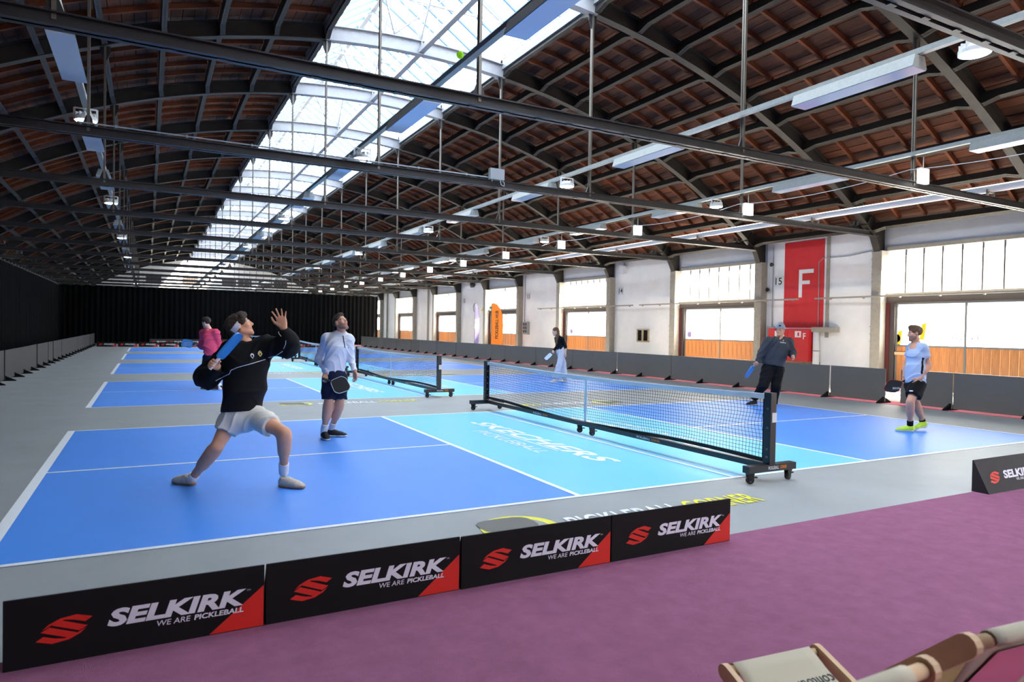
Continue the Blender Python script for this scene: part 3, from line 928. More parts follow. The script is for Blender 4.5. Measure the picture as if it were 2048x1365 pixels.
# ---- portable nets
def net_proto():
    r = empty('net_stand')
    tag(r, 'black wheeled pickleball net with white tape on the court', 'net', 'portable nets on the courts')
    yn_, yf_ = -0.28, WC + 0.28
    for y in (yn_, yf_):
        sg = -1 if y < 1 else 1
        p = MB().box((-0.04, y - 0.045, 0.16), (0.04, y + 0.045, 0.925))
        for z in (0.25, 0.33, 0.55, 0.75): p.box((-0.048, y - 0.02, z), (-0.04, y + 0.005, z + 0.02), 1)
        po = p.build('post', ['net_frame', 'rod_steel'], r)
        if sg < 0:
            MB().box((-0.02, y - 0.048, 0.62), (0.045, y - 0.0455, 0.72)).build('sticker', 'plastic_white', po)
        MB().box((-0.33, y - 0.045, 0.115), (0.36, y + 0.045, 0.185)).build('foot_bar', 'net_frame', r)
    MB().box((-0.035, yn_ + 0.045, 0.13), (0.035, yf_ - 0.045, 0.19)).build('base_beam', 'net_frame', r)
    # castors
    wheel = MB()
    for k in range(2):
        wheel.tube([(-0.014, 0, 0.042), (0.014, 0, 0.042)], 0.042, 14)
    wheel_me = MB().tube([(-0.014, 0, 0.042), (0.014, 0, 0.042)], 0.042, 16).mesh('wheel', 'rubber', False)
    hub_me = MB().tube([(-0.016, 0, 0.042), (0.016, 0, 0.042)], 0.02, 10).mesh('hub', 'plastic_grey')
    fk = MB()
    for s in (-1, 1): fk.prism([(-0.02, 0.03), (0.02, 0.03), (0.035, 0.1), (-0.035, 0.1)], lambda p: (s * 0.02, p[0], p[1]), lambda p: (s * 0.024, p[0], p[1]))
    fk.box((-0.028, -0.035, 0.095), (0.028, 0.035, 0.116)); fk.box((-0.02, -0.075, 0.062), (0.02, -0.03, 0.074))
    fork_me = fk.mesh('fork', 'black')
    for (x, y, rz) in ((-0.27, yn_, 1.3), (0.29, yn_, 1.7), (-0.27, yf_, 0.6), (0.29, yf_, 1.2), (0.0, WC / 2 + 0.16, 1.2), (0.0, WC / 2 - 0.16, 1.5)):
        c = link('castor', fork_me, r, (x, y, 0 if abs(y - WC / 2) > 1 else 0.012)); c.rotation_euler = (0, 0, rz)
        link('wheel', wheel_me, c); link('hub', hub_me, c)
    # netting
    m = MB()
    a, b = yn_ + 0.09, yf_ - 0.09
    L = b - a
    ztop = lambda y: 0.905 - 0.05 * (1 - ((y - a) / L * 2 - 1) ** 2) - 0.05
    zbot = lambda y: 0.235 + 0.025 * math.sin((y - a) * 1.3) - 0.02 * (1 - ((y - a) / L * 2 - 1) ** 2)
    ncol, nrow = 142, 15
    rr = 0.0019
    def strand(p, q, horiz):
        if horiz:
            m.add([(p[0] - rr, p[1], p[2] - rr), (p[0] + rr, p[1], p[2] - rr), (p[0], p[1], p[2] + rr), (q[0] - rr, q[1], q[2] - rr), (q[0] + rr, q[1], q[2] - rr), (q[0], q[1], q[2] + rr)], [(0, 1, 4, 3), (1, 2, 5, 4), (2, 0, 3, 5)])
        else:
            m.add([(p[0] - rr, p[1] - rr, p[2]), (p[0] + rr, p[1] - rr, p[2]), (p[0], p[1] + rr, p[2]), (q[0] - rr, q[1] - rr, q[2]), (q[0] + rr, q[1] - rr, q[2]), (q[0], q[1] + rr, q[2])], [(0, 1, 4, 3), (1, 2, 5, 4), (2, 0, 3, 5)])
    def node(i, j):
        y = a + L * i / ncol
        t = j / nrow
        z = zbot(y) * (1 - t) + ztop(y) * t
        return (0.012 * math.sin(i * 0.21 + j * 0.5), y + 0.008 * math.sin(j * 0.9 + i * 0.13), z)
    for i in range(ncol + 1):
        for j in range(nrow): strand(node(i, j), node(i, j + 1), False)
    for j in range(nrow + 1):
        for i in range(ncol): strand(node(i, j), node(i + 1, j), True)
    m.build('netting', 'net_black', r)
    tp = MB(); bt = MB()
    for i in range(40):
        y0, y1 = a - 0.05 + (L + 0.1) * i / 40, a - 0.05 + (L + 0.1) * (i + 1) / 40
        z0, z1 = ztop(min(max(y0, a), b)), ztop(min(max(y1, a), b))
        vs = [(-0.012, y0, z0), (0.012, y0, z0), (0.012, y0, z0 + 0.055), (-0.012, y0, z0 + 0.055), (-0.012, y1, z1), (0.012, y1, z1), (0.012, y1, z1 + 0.055), (-0.012, y1, z1 + 0.055)]
        tp.add(vs, [(0, 3, 2, 1), (4, 5, 6, 7), (0, 1, 5, 4), (1, 2, 6, 5), (2, 3, 7, 6), (3, 0, 4, 7)])
        z0, z1 = zbot(min(max(y0, a), b)), zbot(min(max(y1, a), b))
        vs = [(-0.01, y0, z0 - 0.04), (0.01, y0, z0 - 0.04), (0.01, y0, z0), (-0.01, y0, z0), (-0.01, y1, z1 - 0.04), (0.01, y1, z1 - 0.04), (0.01, y1, z1), (-0.01, y1, z1)]
        bt.add(vs, [(0, 3, 2, 1), (4, 5, 6, 7), (0, 1, 5, 4), (1, 2, 6, 5), (2, 3, 7, 6), (3, 0, 4, 7)])
    tp.build('top_tape', 'net_tape', r)
    bt.build('bottom_tape', 'net_black', r)
    MB().box((-0.016, WC / 2 - 0.03, 0.2), (-0.008, WC / 2 + 0.03, ztop(WC / 2) + 0.02)).build('centre_strap', 'net_tape', r)
    for y, s in ((a - 0.03, 1), (b + 0.03, -1)):
        q = MB().box((-0.008, y - 0.03, 0.21), (0.008, y + 0.025, 0.86))
        for z in np.arange(0.27, 0.85, 0.115): q.box((-0.012, y - 0.008, z), (-0.007, y + 0.008, z + 0.014), 1)
        q.build('side_sleeve', ['black_matt', 'plastic_white'], r)
    y = yn_ - 0.0455
    place_text('lettering', fit_text('PICKLEBALL', 0.155, 0.035, 0.02), 'plastic_white', (0.02, y - 0.001, 0.152), (1, 0, 0), (0, 0, 1), r)
    place_text('lettering', fit_text('CORNER', 0.1, 0.035, 0.02), 'flag_orange', (0.165, y - 0.001, 0.152), (1, 0, 0), (0, 0, 1), r)
    for yy in (1.7, 4.4):
        place_text('lettering', fit_text('PICKLEBALL', 0.27, 0.028, 0.02), 'plastic_white', (-0.0362, yy, 0.16), (0, -1, 0), (0, 0, 1), r)
        place_text('lettering', fit_text('CORNER', 0.17, 0.028, 0.02), 'flag_orange', (-0.0362, yy - 0.24, 0.16), (0, -1, 0), (0, 0, 1), r)
    return r
net0 = net_proto()
for k in range(NC):
    o = net0 if k == 0 else copy_tree(net0)
    o.location = (LC / 2 + 0.03, k * PITCHC, 0.004)
    o['label'] = ['black wheeled net with white tape between the players on the court by the banners', 'black wheeled net with white tape on the second court from the banners',
                  'black wheeled net with white tape on the third court from the banners', 'black wheeled net with white tape on the fourth court from the banners',
                  'black wheeled net with white tape on the court by the end curtain'][k]

# ---- lighting rails, fluorescent fittings, floodlights
RAIL_Z = 5.0
rail_me = MB().box((-0.045, 0, -0.035), (0.045, YFAR - YBACK - 0.5, 0.035)).mesh('lighting_rail', 'lamp_grey')
rail_names = ['grey lighting rail hung beneath the roof above the side curtain court ends', 'grey lighting rail hung along one edge of the skylight facing the side curtain',
              'pale lighting rail hung along the skylight edge facing the white wall', 'pale lighting rail hung between the skylight and the white wall']
for i, x in enumerate(ROD_X):
    o = link('lighting_rail', rail_me, None, (x - 0.09, YBACK + 0.25, RAIL_Z + 0.1))
    tag(o, rail_names[i], 'rail')
fx = empty('fluorescent_fitting')
m = MB()
poly = [(-0.15, -0.1), (0.15, -0.1), (0.1, 0.055), (-0.1, 0.055)]
m.prism(poly, lambda p: (p[0], -0.9, p[1]), lambda p: (p[0], 0.9, p[1]))
m.build('housing', 'lamp_grey', fx)
MB().box((-0.145, -0.893, -0.112), (0.145, 0.893, -0.1)).build('diffuser', 'lamp_diffuser', fx)
FX_L = ['grey fluorescent fitting on the lighting rail over the court ends', 'grey fluorescent fitting on the rail under the skylight edge',
        'grey fluorescent fitting on the rail beside the skylight', 'pale fluorescent fitting on the rail between skylight and white wall']
first_fx = True
for i, x in enumerate(ROD_X):
    for n in range(-1, N1):
        o = fx if first_fx else copy_tree(fx)
        first_fx = False
        o.location = (x - 0.09, yn(n) - 2.05, RAIL_Z)
        tag(o, FX_L[i], 'light fitting', FX_L[i].replace('fitting', 'fittings'))
fl = empty('floodlight')
m = MB().tube([(0, 0, 0.0), (0, 0, 0.05), (0, 0, 0.12)], [0.17, 0.17, 0.09], 20)
for k in range(12):
    a = 2 * math.pi * k / 12
    m.bar((0.1 * math.cos(a), 0.1 * math.sin(a), 0.085), (0.16 * math.cos(a), 0.16 * math.sin(a), 0.085), 0.012, 0.07)
m.build('housing', 'lamp_white', fl)
MB().disc((0, 0, -0.003), (0, 0, -1), 0.15, 20).build('lens', 'led', fl)
m = MB().bar((-0.16, 0, 0.02), (-0.16, 0, 0.2), 0.02, 0.03).bar((0.16, 0, 0.02), (0.16, 0, 0.2), 0.02, 0.03).bar((-0.16, 0, 0.2), (0.16, 0, 0.2), 0.03, 0.02)
m.build('bracket', 'lamp_white', fl)
FL_L = ['lit floodlight on the rail over the court ends', 'lit floodlight on the rail under the skylight edge', 'lit floodlight on the rail beside the skylight', 'lit floodlight on the rail between skylight and white wall']
ff = True
for i, x in enumerate(ROD_X):
    for k in range(-1, 8):
        y = 8.05 + 2 * BAY * k
        o = fl if ff else copy_tree(fl)
        ff = False
        o.location = (x - 0.09, y, 4.845)
        tag(o, FL_L[i], 'floodlight', FL_L[i].replace('floodlight', 'floodlights'))
# ---- lit hanging sign boxes by the ties with the slack cable between them
sg = empty('lit_sign_box')
MB().box((-0.135, -0.04, -0.14), (0.135, 0.04, 0.14)).build('lit_panel', 'sign_lit', sg)
MB().box((-0.14, -0.045, 0.14), (0.14, 0.045, 0.155)).bar((0, 0, 0.15), (0, 0, 0.38), 0.012).build('bracket', 'lamp_white', sg)
for n in range(-1, 12):
    o = sg if n == -1 else copy_tree(sg)
    o.location = (14.27, yn(n) - 0.16, 4.66)
    tag(o, 'small white lit box hanging at a tie beam below the pale rail', 'sign', 'white lit boxes at the tie beams')
m = MB()
pts = []
for n in range(-2, 11):
    for t in range(8):
        u = t / 8
        pts.append((14.09, yn(n) + BAY * u, 4.80 - 0.12 * 4 * u * (1 - u)))
o = m.tube(pts, 0.007, 5).build('slack_cable', 'plastic_white')
tag(o, 'thin white cable sagging from one lit box to the next', 'cable')
# ---- white heating pipe on brackets over the ties
pp = empty('ceiling_pipe', (17.0, 0, 4.76))
m = MB().tube([(0, YBACK + 0.3, 0), (0, YFAR - 0.3, 0)], 0.085, 14); m.build('pipe', 'pipe_white', pp, True)
for n in range(N0, N1 + 1):
    q = MB()
    for dx in (-0.12, 0.12): q.box((dx - 0.025, yn(n) - 0.02, -0.19), (dx + 0.025, yn(n) + 0.02, -0.02))
    q.box((-0.145, yn(n) - 0.02, -0.1), (0.145, yn(n) + 0.02, -0.075))
    q.build('pipe_bracket', 'steel_grey', pp)
tag(pp, 'long white pipe running above the tie beams near the white wall', 'pipe')
# ---- warm spotlights on the ties by both walls
sp = empty('spotlight_pair')
m = MB()
for dx in (-0.09, 0.09):
    m.tube([(dx, 0, 0.08), (dx, 0, 0.2)], [0.045, 0.06], 12)
m.box((-0.16, -0.03, 0.0), (0.16, 0.03, 0.05)); m.box((-0.02, -0.02, 0.04), (0.02, 0.02, 0.1))
m.build('lamp_housing', 'black', sp)
m = MB()
for dx in (-0.09, 0.09): m.disc((dx, 0, 0.195), (0, 0, 1), 0.052, 12)
m.build('lamp_lens', 'warm_bulb', sp)
for s, g in ((1, 'the white wall'), (-1, 'the side curtain')):
    for n in range(-2, N1):
        o = sp if (s == 1 and n == -2) else copy_tree(sp)
        o.location = (XC + s * 11.5, yn(n), ZT + 0.083)
        tag(o, 'pair of small warm spotlights on a tie end towards ' + g, 'spotlight', 'warm spotlights towards ' + g)
# ---- grey box on the tie, with its cable
ab = empty('junction_box', (7.17, yn(0) - 0.14, 4.67))
MB().box((-0.16, -0.045, -0.11), (0.16, 0.045, 0.11)).build('box_body', 'plastic_grey', ab)
m = MB()
for x in (-0.1, 0.09): m.tube([(x, 0, -0.15), (x, 0, -0.11)], 0.012, 8)
m.tube([(0.09, 0, -0.13), (0.11, 0, -0.2), (0.18, 0, -0.22), (0.18, 0, -0.15), (0.14, 0, -0.12)], 0.006, 6)
m.build('cable_entry', 'plastic_white', ab)
tag(ab, 'pale grey junction box fixed on a tie beam under the skylight', 'junction box')
m = MB().tube([(7.0, yn(0) - 0.1, 4.6), (0.0, yn(0) - 0.1, 4.6)], 0.012, 6)
for x in range(0, 7): m.box((x + 0.5, yn(0) - 0.12, 4.58), (x + 0.53, yn(0) - 0.088, 4.62))
tag(m.build('conduit', 'plastic_grey'), 'thin grey conduit clipped along a tie beam to the junction box', 'conduit')

# ---- door tracks
def track(y0, y1, lab):
    r = empty('door_track', (XR - 0.34, y0, 2.66))
    L = y1 - y0
    MB().box((-0.03, 0, 0.0), (0.03, L, 0.05)).build('track_rail', 'steel_grey', r)
    q = MB()
    for i in range(int(L / 1.1) + 1): q.box((-0.02, 0.2 + i * 1.1, -0.03), (0.05, 0.24 + i * 1.1, 0.0))
    q.build('track_bracket', 'steel_grey', r)
    tag(r, lab, 'door track')
track(yn(-1) - 1.0, yn(0) + 2.0, 'grey sliding door track ending against the red wall panel')
track(yn(1) - 1.75, yn(2) + 2.0, 'grey sliding door track between the red panel and the number 14')
track(yn(3) - 1.9, yn(4) + 1.9, 'grey sliding door track between the numbers 14 and 13')

# ---- things on the right wall
WX = XR + 0.015
def wall_box(px0, py0, px1, py1, d0, d1, x=WX):
    a, b = on(px0, py0, 0, x), on(px1, py1, 0, x)
    return (x - d1, min(a[1], b[1]), min(a[2], b[2])), (x - d0, max(a[1], b[1]), max(a[2], b[2]))
lo, hi = wall_box(1571, 470, 1646, 660, 0.0, 0.004)
hi = (hi[0], hi[1], 4.62); lo = (lo[0], lo[1], 1.76)
rp = MB().box(lo, hi).build('red_wall_panel', 'wall_red')
tag(rp, 'tall red painted wall panel with a white letter F', 'wall panel')
yc = (lo[1] + hi[1]) / 2
fx_, fy_, fz_ = lo[0] - 0.002, 9.83, 3.2
YF = float(on(1598, 565, 0, WX)[1])
fm = MB()
for (a, b, c, d) in ((0.0, 0.0, 0.13, 1.0), (0.13, 0.86, 0.56, 1.0), (0.13, 0.47, 0.42, 0.6)):
    fm.box((fx_ - 0.004, YF - c, 2.76 + b * 0.92), (fx_, YF - a, 2.76 + d * 0.92))
fm.build('letter', 'paint_white', rp)
def number_sign(txt, px, py, lab, h=0.36):
    p = on(px, py, 0, WX)
    r = empty('number_sign', (WX, p[1], p[2]))
    MB().box((-0.012, -0.19, -h / 2), (0.0, 0.19, h / 2)).build('plate', 'plastic_white', r)
    place_text('digits', fit_text(txt, 0.27, 0.24, 0.01), 'black', (WX - 0.0135, p[1], p[2]), (0, -1, 0), (0, 0, 1), r)
    tag(r, lab, 'sign')
number_sign('15', 1558, 563, 'white number sign reading 15 beside the red panel')
number_sign('14', 1242, 582, 'white number sign 14 above the dark wall recess')
number_sign('13', 1057, 593, 'white number sign 13 above the grey switch panel')
number_sign('12', 929, 602, 'white number sign 12 above the round emblem')
# hydrant cabinet
lo, hi = wall_box(1549, 657, 1629, 722, 0.0, 0.3)
hy = empty('hydrant_cabinet', (WX, (lo[1] + hi[1]) / 2, 0.66))
y0, y1 = lo[1] - hy.location.y, hi[1] - hy.location.y
MB().box((-0.3, y0, 0), (0, y1, 1.06)).build('cabinet_body', 'wall_red', hy)
for i in range(2):
    ya, yb = y0 + (y1 - y0) * i / 2 + 0.012, y0 + (y1 - y0) * (i + 1) / 2 - 0.012
    dr = MB().box((-0.315, ya, 0.02), (-0.3, yb, 1.04)).build('cabinet_door', 'wall_red', hy)
    MB().box((-0.33, (yb - 0.06) if i == 0 else ya + 0.03, 0.5), (-0.315, (yb - 0.03) if i == 0 else ya + 0.06, 0.6)).build('handle', 'black', dr)
    m = MB().box((-0.318, (ya + yb) / 2 - 0.12, 0.78), (-0.3155, (ya + yb) / 2 + 0.12, 0.98)).box((-0.3195, (ya + yb) / 2 - 0.05, 0.82), (-0.318, (ya + yb) / 2 + 0.02, 0.94), 1)
    m.build('pictogram', ['plastic_white', 'wall_red'], dr)
place_text('letter', fit_text('F', 0.1, 0.2, 0.01), 'plastic_white', (WX - 0.317, hy.location.y + y0 + 0.16, 1.48), (0, -1, 0), (0, 0, 1), hy)
tag(hy, 'red fire hydrant cabinet with two doors beneath the red panel', 'cabinet')
pl = MB().box((WX - 0.006, hy.location.y + y0 - 0.2, 0.0), (WX - 0.001, hy.location.y + y1 + 0.2, 0.655))
tag(pl.build('bare_plaster', 'plaster_bare'), 'patch of bare crumbling plaster under the red cabinet', 'plaster patch')
# white drain pipe and the grey duct over it
dp = empty('drain_pipe', (WX - 0.12, float(on(1633, 690, 0, WX - 0.1)[1]), 0))
MB().tube([(0, 0, 0.009), (0, 0, 1.62)], 0.1, 14).build('pipe', 'wall_white', dp, True)
MB().box((-0.1, -0.75, 1.62), (0.1, 0.12, 1.78)).build('duct', 'steel_grey', dp)
MB().tube([(0, 0, 1.0), (0, 0, 1.03)], 0.108, 14).build('collar', 'plastic_grey', dp, True)
tag(dp, 'thick white drain pipe with a grey duct beside the red cabinet', 'pipe')
# vertical grey channel, conduits and small boxes
y = float(on(1657, 560, 0, WX)[1])
m = MB().box((WX - 0.05, y - 0.05, 1.45), (WX, y + 0.05, 4.66))
tag(m.build('wall_channel', 'steel_grey'), 'vertical grey steel channel between red panel and column', 'channel')
def conduit(name, pts, r, lab, m='plastic_grey'):
    tag(MB().tube(pts, r, 6).build(name, m), lab, 'conduit')
def wp3(px, py, d=0.02):
    p = on(px, py, 0, WX - d); return tuple(p)
ya = wp3(1545, 600)[1]
conduit('conduit', [(WX - 0.02, ya, 4.6), (WX - 0.02, ya, 1.75)], 0.018, 'thin grey conduit running down to the white control box')
conduit('conduit', [wp3(1636, 652), wp3(1637, 600), wp3(1638, 525), wp3(1646, 517), wp3(1700, 512), wp3(1752, 500)], 0.014, 'thin bent cable crossing the red panel to the column')
m = MB().box((WX - 0.12, -0.22, -0.2), (WX, 0.22, 0.2))
cb = empty('control_box', (0, float(on(1541, 667, 0, WX)[1]) - 0.12, 1.55))
m = MB().box((WX - 0.1, -0.16, -0.22), (WX, 0.2, 0.24)).build('box_body', 'plastic_grey', cb)
MB().disc((WX - 0.102, 0.08, -0.05), (-1, 0, 0), 0.06, 14).build('button', 'wall_red', cb)
MB().box((WX - 0.103, 0.02, 0.05), (WX - 0.1, 0.14, 0.16)).build('marking', 'green_sign', cb)
tag(cb, 'white control box with a red button beside the hydrant cabinet', 'control box')
for (px, py, lab) in ((1538, 580, 'small round dark sensor on the wall beside the number 15'), (1546, 530, 'small round dark sensor high on the wall above the number 15')):
    p = wp3(px, py)
    q = MB().tube([(WX, p[1], p[2]), (WX - 0.1, p[1], p[2])], [0.03, 0.075], 12)
    tag(q.build('wall_sensor', 'frame_dark', None, True), lab, 'sensor')
# opening in wall 14, camera box, speaker, emergency sign, emblem, triangles, panel box
p = on(1586, 672, 0, WX) if False else on(1287, 671, 0, WX)
ob = empty('wall_recess', (WX, p[1], p[2]))
m = MB().box((-0.03, -0.36, -0.24), (0.0, 0.36, 0.24)); m.build('recess_shade', 'black_matt', ob)  # black slab on the wall face; the recess's shade is put into its colour
m = MB()
for (a, b, c, d) in ((-0.4, -0.27, -0.34, 0.25), (0.34, -0.27, 0.4, 0.25), (-0.4, 0.22, 0.4, 0.27), (-0.4, -0.3, 0.4, -0.24), (-0.04, -0.24, 0.06, 0.24)):
    m.box((-0.06, a, b), (0.0, c, d))
m.build('recess_frame', 'plaster_bare', ob)
tag(ob, 'wall recess with shade painted black and a rough frame beneath the number 14', 'wall recess')
p = on(1250, 540, 0, WX)
m = MB().box((WX - 0.22, p[1] - 0.16, p[2] - 0.18), (WX, p[1] + 0.16, p[2] + 0.16)).bar((WX - 0.05, p[1], p[2] + 0.1), (WX - 0.05, p[1], 4.66), 0.03)
tag(m.build('wall_speaker', 'plastic_white'), 'white speaker box high on the wall above the number 14', 'speaker')
p = on(948, 566, 0, WX)
m = MB().tube([(WX, p[1], p[2] - 0.12), (WX - 0.2, p[1], p[2] - 0.12)], [0.18, 0.22], 14)
tag(m.build('round_speaker', 'frame_dark', None, True), 'round dark speaker high on the wall above the number 12', 'speaker')
p = on(951, 616, 0, WX)
em1 = empty('round_emblem', (WX, p[1], p[2]))
MB().tube([(-0.02, 0, 0), (0, 0, 0)], 0.28, 20).build('disc', 'wall_white', em1)
m = MB()
for i in range(20):
    a, b_ = 2 * math.pi * i / 20, 2 * math.pi * (i + 1) / 20
    m.bar((-0.025, 0.27 * math.cos(a), 0.27 * math.sin(a)), (-0.025, 0.27 * math.cos(b_), 0.27 * math.sin(b_)), 0.03)
m.bar((-0.025, 0, -0.14), (-0.025, 0, 0.14), 0.05)
m.build('ring', 'door_red', em1)
tag(em1, 'round emblem with a dark ring on the wall beneath the number 12', 'emblem')
for i, px in enumerate((967, 973)):
    p = on(px, 616, 0, WX)
    m = MB().prism([(p[1] - 0.34, p[2] - 0.2), (p[1] + 0.34, p[2] - 0.2), (p[1] - 0.3, p[2] + 0.25)], lambda q: (WX - 0.02, q[0], q[1]), lambda q: (WX, q[0], q[1]))
    tag(m.build('wall_triangle', 'yellow_film'), ('yellow triangle on the wall next to the round emblem', 'yellow triangle on the wall next to the door column')[i], 'wall mark')
p = on(1054, 657, 0, WX)
m = MB().box((WX - 0.15, p[1] - 0.3, p[2] - 0.35), (WX, p[1] + 0.3, p[2] + 0.35))
pb = m.build('switch_panel', 'plastic_grey'); tag(pb, 'grey electrical switch panel on the wall beneath the number 13', 'switch panel')
m = MB()
for i in range(3):
    for j in range(2): m.box((WX - 0.16, p[1] - 0.22 + j * 0.24, p[2] - 0.25 + i * 0.2), (WX - 0.15, p[1] - 0.04 + j * 0.24, p[2] - 0.1 + i * 0.2))
m.build('switch', 'frame_dark', pb)
conduit('conduit', [(WX - 0.03, p[1] + 0.24, 4.6), (WX - 0.03, p[1] + 0.24, p[2] + 0.36)], 0.02, 'thin grey conduit running down to the switch panel')
for (px, lab) in ((858, 'vertical grey pipe on the wall beyond the number 12'), (776, 'vertical grey pipe on the wall near the end curtain')):
    y = float(on(px, 620, 0, WX)[1])
    conduit('wall_pipe', [(WX - 0.08, y, 0.009), (WX - 0.08, y, 4.6)], 0.07, lab, 'steel_grey')
p = on(987, 616, 0, WX)
m = MB().box((WX - 0.2, p[1] - 0.25, p[2] - 0.11), (WX - 0.16, p[1] + 0.25, p[2] + 0.11)).box((WX - 0.205, p[1] - 0.1, p[2] - 0.07), (WX - 0.2, p[1] + 0.1, p[2] + 0.07), 1).box((WX - 0.16, p[1] - 0.02, p[2] - 0.02), (WX, p[1] + 0.02, p[2] + 0.02))
tag(m.build('exit_sign', ['plastic_white', 'green_sign']), 'small white and green exit sign over the door by the orange flag', 'sign')
# stickers on the door panes
DX = XR + 0.083
def sticker(name, mb, m, lab): tag(mb.build(name, m), lab, 'sticker')
for (px, py, lab) in ((1379, 669, 'round purple sticker on the door pane beside the number 15 column'), (1792, 677, 'round purple sticker on the door pane behind the man in the pale tee'), (1143, 663, 'round purple sticker on the door pane between the numbers 14 and 13')):
    p = on(px, py, 0, DX)
    sticker('round_sticker', MB().tube([(DX, p[1], p[2]), (DX - 0.003, p[1], p[2])], 0.13, 18), 'sticker', lab)
for (px, py, lab) in ((1798, 677, 'slanted yellow bar sticker on the door pane next to the purple disc'), (1846, 663, 'slanted yellow bar sticker on the door pane behind the head of the man')):
    p = on(px, py, 0, DX)
    q = MB().prism([(p[1] + 0.1, p[2] - 0.24), (p[1] - 0.04, p[2] - 0.24), (p[1] - 0.1, p[2] + 0.24), (p[1] + 0.03, p[2] + 0.2)], lambda t: (DX, t[0], t[1]), lambda t: (DX - 0.003, t[0], t[1]))
    sticker('yellow_sticker', q, 'yellow_film', lab)
p = on(1925, 680, 0, DX)
o = place_text('pane_lettering', fit_text('rengo', 0.78, 0.2, 0.0, mirror=True), 'plastic_grey', (DX - 0.003, p[1], p[2]), (0, -1, 0), (0, 0, 1))
tag(o, 'grey mirrored lettering stuck on the door panes', 'lettering')
m = MB().box((XR + 0.03, float(on(1784, 705, 0, XR)[1]) - 0.5, 1.0), (XR + 0.068, float(on(1784, 705, 0, XR)[1]), 1.08))
tag(m.build('door_latch_bar', 'beech'), 'pale wooden bar across the planks of the sliding door', 'door bar')

# ---- feather flags behind the barrier
def feather(x, y, w, h, mat_, rz, lab, txt=None):
    r = empty('feather_flag', (x, y, 0.009), rz)
    prof = [(0, 0.5), (w * 0.85, 0.45), (w * 0.98, h * 0.4), (w, h * 0.6), (w * 0.93, h * 0.78), (w * 0.75, h * 0.9), (w * 0.45, h * 0.975), (w * 0.12, h), (0, h * 0.995)]
    MB().prism(prof, lambda p: (0.004, p[0], p[1]), lambda p: (-0.004, p[0], p[1])).build('flag_cloth', mat_, r)
    MB().tube([(0, -0.01, 0.04), (0, -0.01, h * 0.98), (0, w * 0.12, h + 0.01), (0, w * 0.45, h * 0.98), (0, w * 0.8, h * 0.9), (0, w * 0.98, h * 0.72)], 0.013, 6).build('pole', 'black', r)
    MB().bar((-0.4, 0, 0.02), (0.4, 0, 0.02), 0.05, 0.03).bar((0, -0.4, 0.02), (0, 0.4, 0.02), 0.05, 0.03).build('base', 'black', r)
    if txt:
        me = fit_text(txt, h * 0.52, w * 0.26, 0.02)
        me.materials.append(M['black'])
        for s in (1, -1):
            o = link('lettering', me, r)
            xv, yv = Vector((0, 0, 1)), Vector((0, -s, 0)); zv = xv.cross(yv); q = Vector((0, w * 0.45, h * 0.6)) + zv * 0.006
            o.matrix_basis = Matrix(((xv[0], yv[0], zv[0], q[0]), (xv[1], yv[1], zv[1], q[1]), (xv[2], yv[2], zv[2], q[2]), (0, 0, 0, 1)))
    return tag(r, lab, 'flag')
p = on(982, 690, 0, 17.6)
feather(17.6, float(p[1]), 0.66, 2.95, 'flag_orange', -2.03, 'orange feather flag with black vertical lettering beside the exit door', 'PICKLEBALL HUB')
p = on(949, 690, 0, 18.4)
ff_ = feather(18.4, float(p[1]), 0.6, 3.05, 'flag_purple', -0.9, 'narrow purple feather flag standing against the white wall')
for s_ in (-1, 1):
    MB().box((s_ * 0.006 - 0.001, 0.02, 1.55), (s_ * 0.006 + 0.001, 0.5, 2.1)).build('flag_panel', 'plastic_grey', ff_)

# ---- outside: ground and canopy seen through the panes
m = MB().box((XR + 0.31, YBACK, -0.3), (XR + 40, YFAR, -0.05))  # ground colour darkened to limit sunlit glare and bounce through the panes
tag(m.build('ground_outside', 'outdoor'), 'dark asphalt yard outside the windows', None, None, 'structure')
m = MB().box((XL - 30, YBACK, -0.3), (XL - 0.31, YFAR, -0.05))
tag(m.build('ground_outside', 'outdoor'), 'dark asphalt yard outside the windows', None, None, 'structure')
cn = empty('canopy', (XR + 3.2, 0, 0))
MB().box((-0.08, YBACK, 3.65), (0.08, YFAR, 3.85)).build('canopy_beam', 'canopy', cn)
for n in range(N0, N1, 2):
    MB().box((-0.06, yn(n) + 0.6, -0.05), (0.06, yn(n) + 0.72, 3.65)).build('canopy_post', 'canopy', cn)
    MB().bar((0, yn(n) + 0.66, 3.0), (0, yn(n) + 1.4, 3.7), 0.06).build('canopy_brace', 'canopy', cn)
tag(cn, 'grey steel canopy frame standing outside the windows', 'canopy')

# ---- ball in the air
bc = at(920.5, 110, 6.9)
bo = empty('pickleball', bc)
bm = bmesh.new(); bmesh.ops.create_icosphere(bm, subdivisions=3, radius=0.037)
me = bpy.data.meshes.new('shell'); bm.to_mesh(me); bm.free(); me.materials.append(M['ball']); me.polygons.foreach_set('use_smooth', [True] * len(me.polygons))
link('shell', me, bo)
m = MB()
for i in range(26):
    z = 1 - 2 * (i + 0.5) / 26; a = i * 2.39996; rr = math.sqrt(1 - z * z)
    d = Vector((rr * math.cos(a), rr * math.sin(a), z))
    m.disc(d * 0.0372, d, 0.004, 8)
m.build('hole', 'hole_shade', bo)  # flat discs on the shell; shade inside the holes is put into their colour
tag(bo, 'lime green pickleball in the air below the skylight', 'ball')

